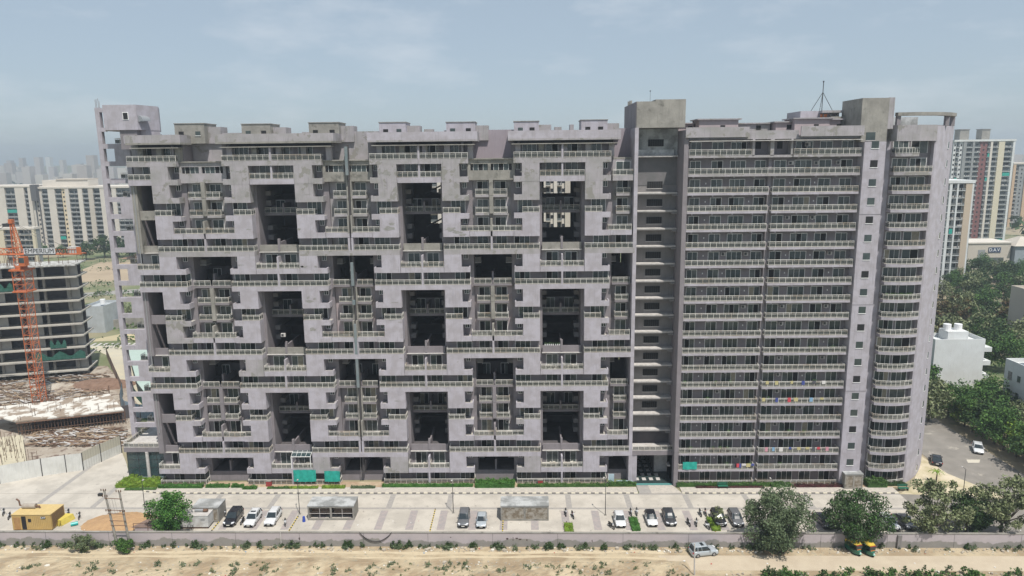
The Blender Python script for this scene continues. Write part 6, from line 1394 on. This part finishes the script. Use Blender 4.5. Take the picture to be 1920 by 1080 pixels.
# --- crane
M_or = mat('crane_orange', (.50, .135, .04), c2=(.40, .11, .04), scale=.8, rough=.5)
CX, CY = -120.9, 168.6
CR = empty('tower_crane', (CX, CY, 0), 'bright orange lattice tower crane in front of the unfinished building', 'tower crane')
def lattice(b, x0, y0, z0, z1, w0, w1, step, r, m, lean=0):
    n = int((z1 - z0) / step); prev = None
    for q in range(n + 1):
        s = q / n; w_ = (w0 + (w1 - w0) * s) / 2; z = z0 + (z1 - z0) * s; xx = x0 + lean * s; c4 = [(xx - w_, y0 - w_, z), (xx + w_, y0 - w_, z), (xx + w_, y0 + w_, z), (xx - w_, y0 + w_, z)]
        for i in range(4):
            b.bar(c4[i], c4[(i + 1) % 4], r * .6, m)
            if prev: b.bar(prev[i], c4[i], r, m); b.bar(prev[i], c4[(i + 1) % 4], r * .6, m)
        prev = c4
b = MB(); lattice(b, CX, CY, 0, 28.5, 2.2, 2.2, 2.1, .095, M_or); b.build('mast', CR)
b = MB(); lattice(b, CX, CY, 28.5, 33.5, 2.9, 2.9, 1.6, .11, M_or); b.box(CX - 1.8, CX + 1.8, CY - 1.8, CY + 1.8, 28.3, 28.6, M_or); b.box(CX - 1.9, CX + 1.9, CY - 1.9, CY + 1.9, 33.5, 33.9, M_or); b.tube([(CX, CY, 33.9), (CX, CY, 34.6)], 1.3, M_or, n=14); b.build('slewing_unit', CR)
b = MB(); lattice(b, CX, CY, 34.6, 45.0, 2.0, .5, 1.3, .10, M_or, lean=-.9); b.box(CX - 1.4, CX - .5, CY - .5, CY + .5, 44.8, 45.8, M_or); b.build('tower_head', CR)
zj = 37.6; jd = Vector((1, .02, 0))
b = MB(); XE = CX + 15.6
for s in (-.9, .9): b.bar((CX, CY + s, zj - .2), (XE, CY + s, zj - .2), .14, M_or)
b.box(CX, XE, CY - .9, CY + .9, zj - .1, zj - .02, M_or)
for q in range(9): x = CX + 9.5 + q * .75; b.bar((x, CY - .9, zj - .2), (x, CY - .9, zj + 1.0), .05, M_or)
b.bar((CX + 9.5, CY - .9, zj + 1.0), (XE, CY - .9, zj + 1.0), .06, M_or); b.box(XE - 1.1, XE, CY - .95, CY - .85, zj, zj + 1.5, M_or); b.build('counter_jib', CR)
b = MB()
for q in range(4): b.box(XE - 3.4 + q * .55, XE - 2.95 + q * .55, CY - .8, CY + .8, zj, zj + 1.5, M_ledge)
b.build('counterweight', CR)
b = MB(); b.box(CX + 1.8, CX + 9.4, CY - 1.05, CY - .98, zj - .1, zj + 1.3, mat('sign_white', (.5, .51, .52))); b.box(CX + 1.8, CX + 9.4, CY - 1.1, CY - .9, zj - .35, zj - .1, M_black); o = b.build('sign_board', CR)
text_obj('EMPERIUM', (CX + 5.6, CY - 1.08, zj + .6), 1.55, M_black, CR); text_obj('ACE', (CX + 11.0, CY - 1.0, zj + .55), 1.7, M_black, CR)
b = MB()
for s in (-.9, .9): b.bar((CX, CY + s, zj - .2), (CX - 34, CY + s, zj - .2), .13, M_or)
for q in range(22): x = CX - 1.5 * q; b.bar((x, CY - .9, zj - .2), (x - .75, CY, zj + 1.2), .07, M_or); b.bar((x - .75, CY, zj + 1.2), (x - 1.5, CY - .9, zj - .2), .07, M_or); b.bar((x, CY + .9, zj - .2), (x - .75, CY, zj + 1.2), .07, M_or)
b.bar((CX, CY, zj + 1.2), (CX - 34, CY, zj + 1.2), .12, M_or)
b.build('jib', CR)
b = MB(); hx = CX - .95
for tx, tz in ((XE - 5, zj), (XE - 1.5, zj), (CX - 22, zj + 1.2), (CX - 12, zj + 1.2)): b.bar((hx, CY, 45.2), (tx, CY, tz), .05, M_dk)
b.box(CX - 3.0, CX - 1.2, CY - .3, CY + .3, 44.0, 44.8, M_dk); b.build('tie_cable', CR)
b = MB(); b.box(CX + 1.1, CX + 2.6, CY - 2.3, CY - .9, 34.8, 37.0, M_or); b.box(CX + 1.2, CX + 2.5, CY - 2.35, CY - 2.3, 35.6, 36.8, M_gA); b.build('cab', CR)

# --- far trees
protoT = {}
def far_tree(key, mats, seed, n=520, s=.5):
    if key not in protoT:
        t = empty('background_tree', (0, 0, 0), 'x', 'tree'); b = MB(); C_ = crown(b, (0, 0, 5.6), 4.4, 4.4, 3.9, n, s, mats, seed, clumps=22, cr=.36); b.build('crown', t, origin=(0, 0, 0))
        b = MB(); b.tube([(0, 0, -.2), (.1, 0, 2.6)], .3, M_bark, n=6, r2=.2)
        for cc, _, _ in C_[::3]: b.tube([(.1, 0, 2.6), tuple(cc)], .12, M_bark, n=4, r2=.04)
        b.build('trunk', t, origin=(0, 0, 0)); reg(t); protoT[key] = [t, False]
    return protoT[key]
def put(key, x, y, s, label, group, r):
    P_ = protoT[key]
    o = P_[0]
    if P_[1]: o = copy_tree(o)
    P_[1] = True; o.location = (x, y, 0); o.rotation_euler = (0, 0, r.uniform(0, 6.28)); o.scale = (s * r.uniform(.9, 1.15), s * r.uniform(.9, 1.15), s); o['label'] = label; o['group'] = group
far_tree('g', L_green, 41, 2600, .26); far_tree('d', L_dark, 42, 1500, .36); far_tree('o', L_light, 43, 1400, .36); far_tree('r', L_rust, 44, 1400, .36); far_tree('l', L_lime, 45, 1800, .3)
r = random.Random(50)
for q in range(19):
    s_ = q / 18; x = 96.6 - .4 * s_ + r.uniform(-.5, .5); y = 114 + 58 * s_; put(['g', 'l', 'g', 'g', 'd'][q % 5], x, y, r.uniform(.72, .95), 'one of the bright green roadside trees in a row along the side road', 'trees lining the side road', r)
for q in range(16): put(['g', 'd', 'o'][q % 3], 102.5 + (q % 2) * 4.5 + r.uniform(-1, 1), 116 + q * 2.9, r.uniform(.65, .9), 'one of the darker trees standing behind the row along the side road', 'trees behind the side road row', r)
put('o', 90.2, 152.5, 1.05, 'taller pale olive tree at the bend of the side road', 'trees at the bend of the side road', r)
put('g', 94.5, 168, 1.15, 'full green tree between the rounded tower and the white house', 'trees at the bend of the side road', r)
put('g', 93.5, 180, 1.1, 'green tree hard against the rounded tower, left of the white house', 'trees at the bend of the side road', r)
names = {'g': 'one of the mid green trees massed beyond the side road', 'd': 'one of the dark green trees massed beyond the side road', 'o': 'one of the pale olive trees massed beyond the side road', 'r': 'one of the rust-tinged trees massed beyond the side road'}
cnt = 0
while cnt < 105:
    y = r.uniform(186, 335); x = y * r.uniform(.50, .78)
    if (97 < x < 116 and y < 190) or (150 < x and 190 < y < 228): continue
    k = 'r' if (215 < y < 250 and r.random() < .55) else 'gdgdo'[r.randrange(5)]
    put(k, x, y, r.uniform(.8, 1.25), names[k], {'g': 'mid green trees beyond', 'd': 'dark green trees beyond', 'o': 'olive trees beyond', 'r': 'rust trees beyond'}[k], r); cnt += 1
for q in range(7): put('d', -265 + q * 7 + r.uniform(-2, 2), 430 + r.uniform(-5, 8), r.uniform(1.1, 1.65), 'one of the dark trees clumped in front of the long cream slab', 'trees in front of the cream slab', r)
for q in range(9): put('g', -232 + q * 9 + r.uniform(-3, 3), 440 + r.uniform(-8, 8), r.uniform(.9, 1.3), 'one of the green trees seen through the end frame of the block', 'trees seen through the end frame', r)
for q in range(6): put('g', -330 + q * 9 + r.uniform(-3, 3), 436 + r.uniform(-8, 8), r.uniform(.8, 1.1), 'one of the trees behind the top of the building shell', 'trees behind the building shell', r)
for q in range(9): put('o', -150 + r.uniform(-8, 40), 215 + r.uniform(0, 60), r.uniform(.4, .6), 'one of the small olive trees scattered over the fields at left', 'small trees in the fields', r)
for k, P_ in protoT.items():
    if not P_[1]: bpy.data.objects.remove(P_[0])
# --- distant town
b = MB(); r = random.Random(60); dm = [mat('town_%d' % i, c) for i, c in enumerate(((.50, .47, .43), (.60, .60, .58), (.40, .36, .33), (.45, .42, .40), (.30, .28, .27)))]
for q in range(1500):
    y = r.uniform(560, 2300); x = r.uniform(-.85, .85) * y; w_, h = r.uniform(6, 16), r.uniform(4, 13); b.box(x, x + w_, y, y + r.uniform(8, 16), 0, h, dm[r.randrange(5)])
tag(b.build('distant_houses'), 'hazy low houses of the town stretching to the horizon', 'houses', kind='stuff')
b = MB()
for q in range(190):
    y = r.uniform(1300, 2350); x = r.uniform(-.85, .85) * y
    for _ in range(r.randrange(1, 4)): x += r.uniform(18, 40); b.box(x, x + r.uniform(10, 22), y, y + 16, 0, r.uniform(22, 52) if r.random() < .93 else r.uniform(55, 72), dm[r.randrange(4)])
for (x, y, w_, h) in ((1010, 1400, 24, 92), (1036, 1420, 18, 78), (985, 1500, 20, 60)): b.box(x, x + w_, y, y + 25, 0, h, dm[4])
tag(b.build('distant_towers'), 'pale hazy high-rise skyline along the horizon', 'skyline', kind='stuff')
b = MB(); ks = [b.mi(m) for m in L_dark]
for q in range(900):
    y = r.uniform(480, 2000); x = r.uniform(-.85, .85) * y; 
    for _ in range(9): leaf(b, Vector((x + r.gauss(0, 7), y + r.gauss(0, 5), r.uniform(1, 9))), r.uniform(2, 4.2), ks[r.randrange(2)], r)
tag(b.build('distant_wood'), 'hazy dark tree cover among the distant houses', 'wood', kind='stuff')

# --- haze
b = MB(); hz = bpy.data.materials.new('haze'); hz.use_nodes = True; t_ = hz.node_tree; t_.nodes.clear(); o_ = t_.nodes.new('ShaderNodeOutputMaterial'); v_ = t_.nodes.new('ShaderNodeVolumePrincipled')
v_.inputs['Color'].default_value = (.78, .89, .985, 1); v_.inputs['Density'].default_value = .00038; v_.inputs['Anisotropy'].default_value = .32; t_.links.new(v_.outputs[0], o_.inputs['Volume'])
b.box(-2600, 2600, -60, 2600, -1.2, 112, hz); o = b.build('haze', kind='stuff'); o['label'] = 'pale blue-grey haze over the town'; o['category'] = 'haze'
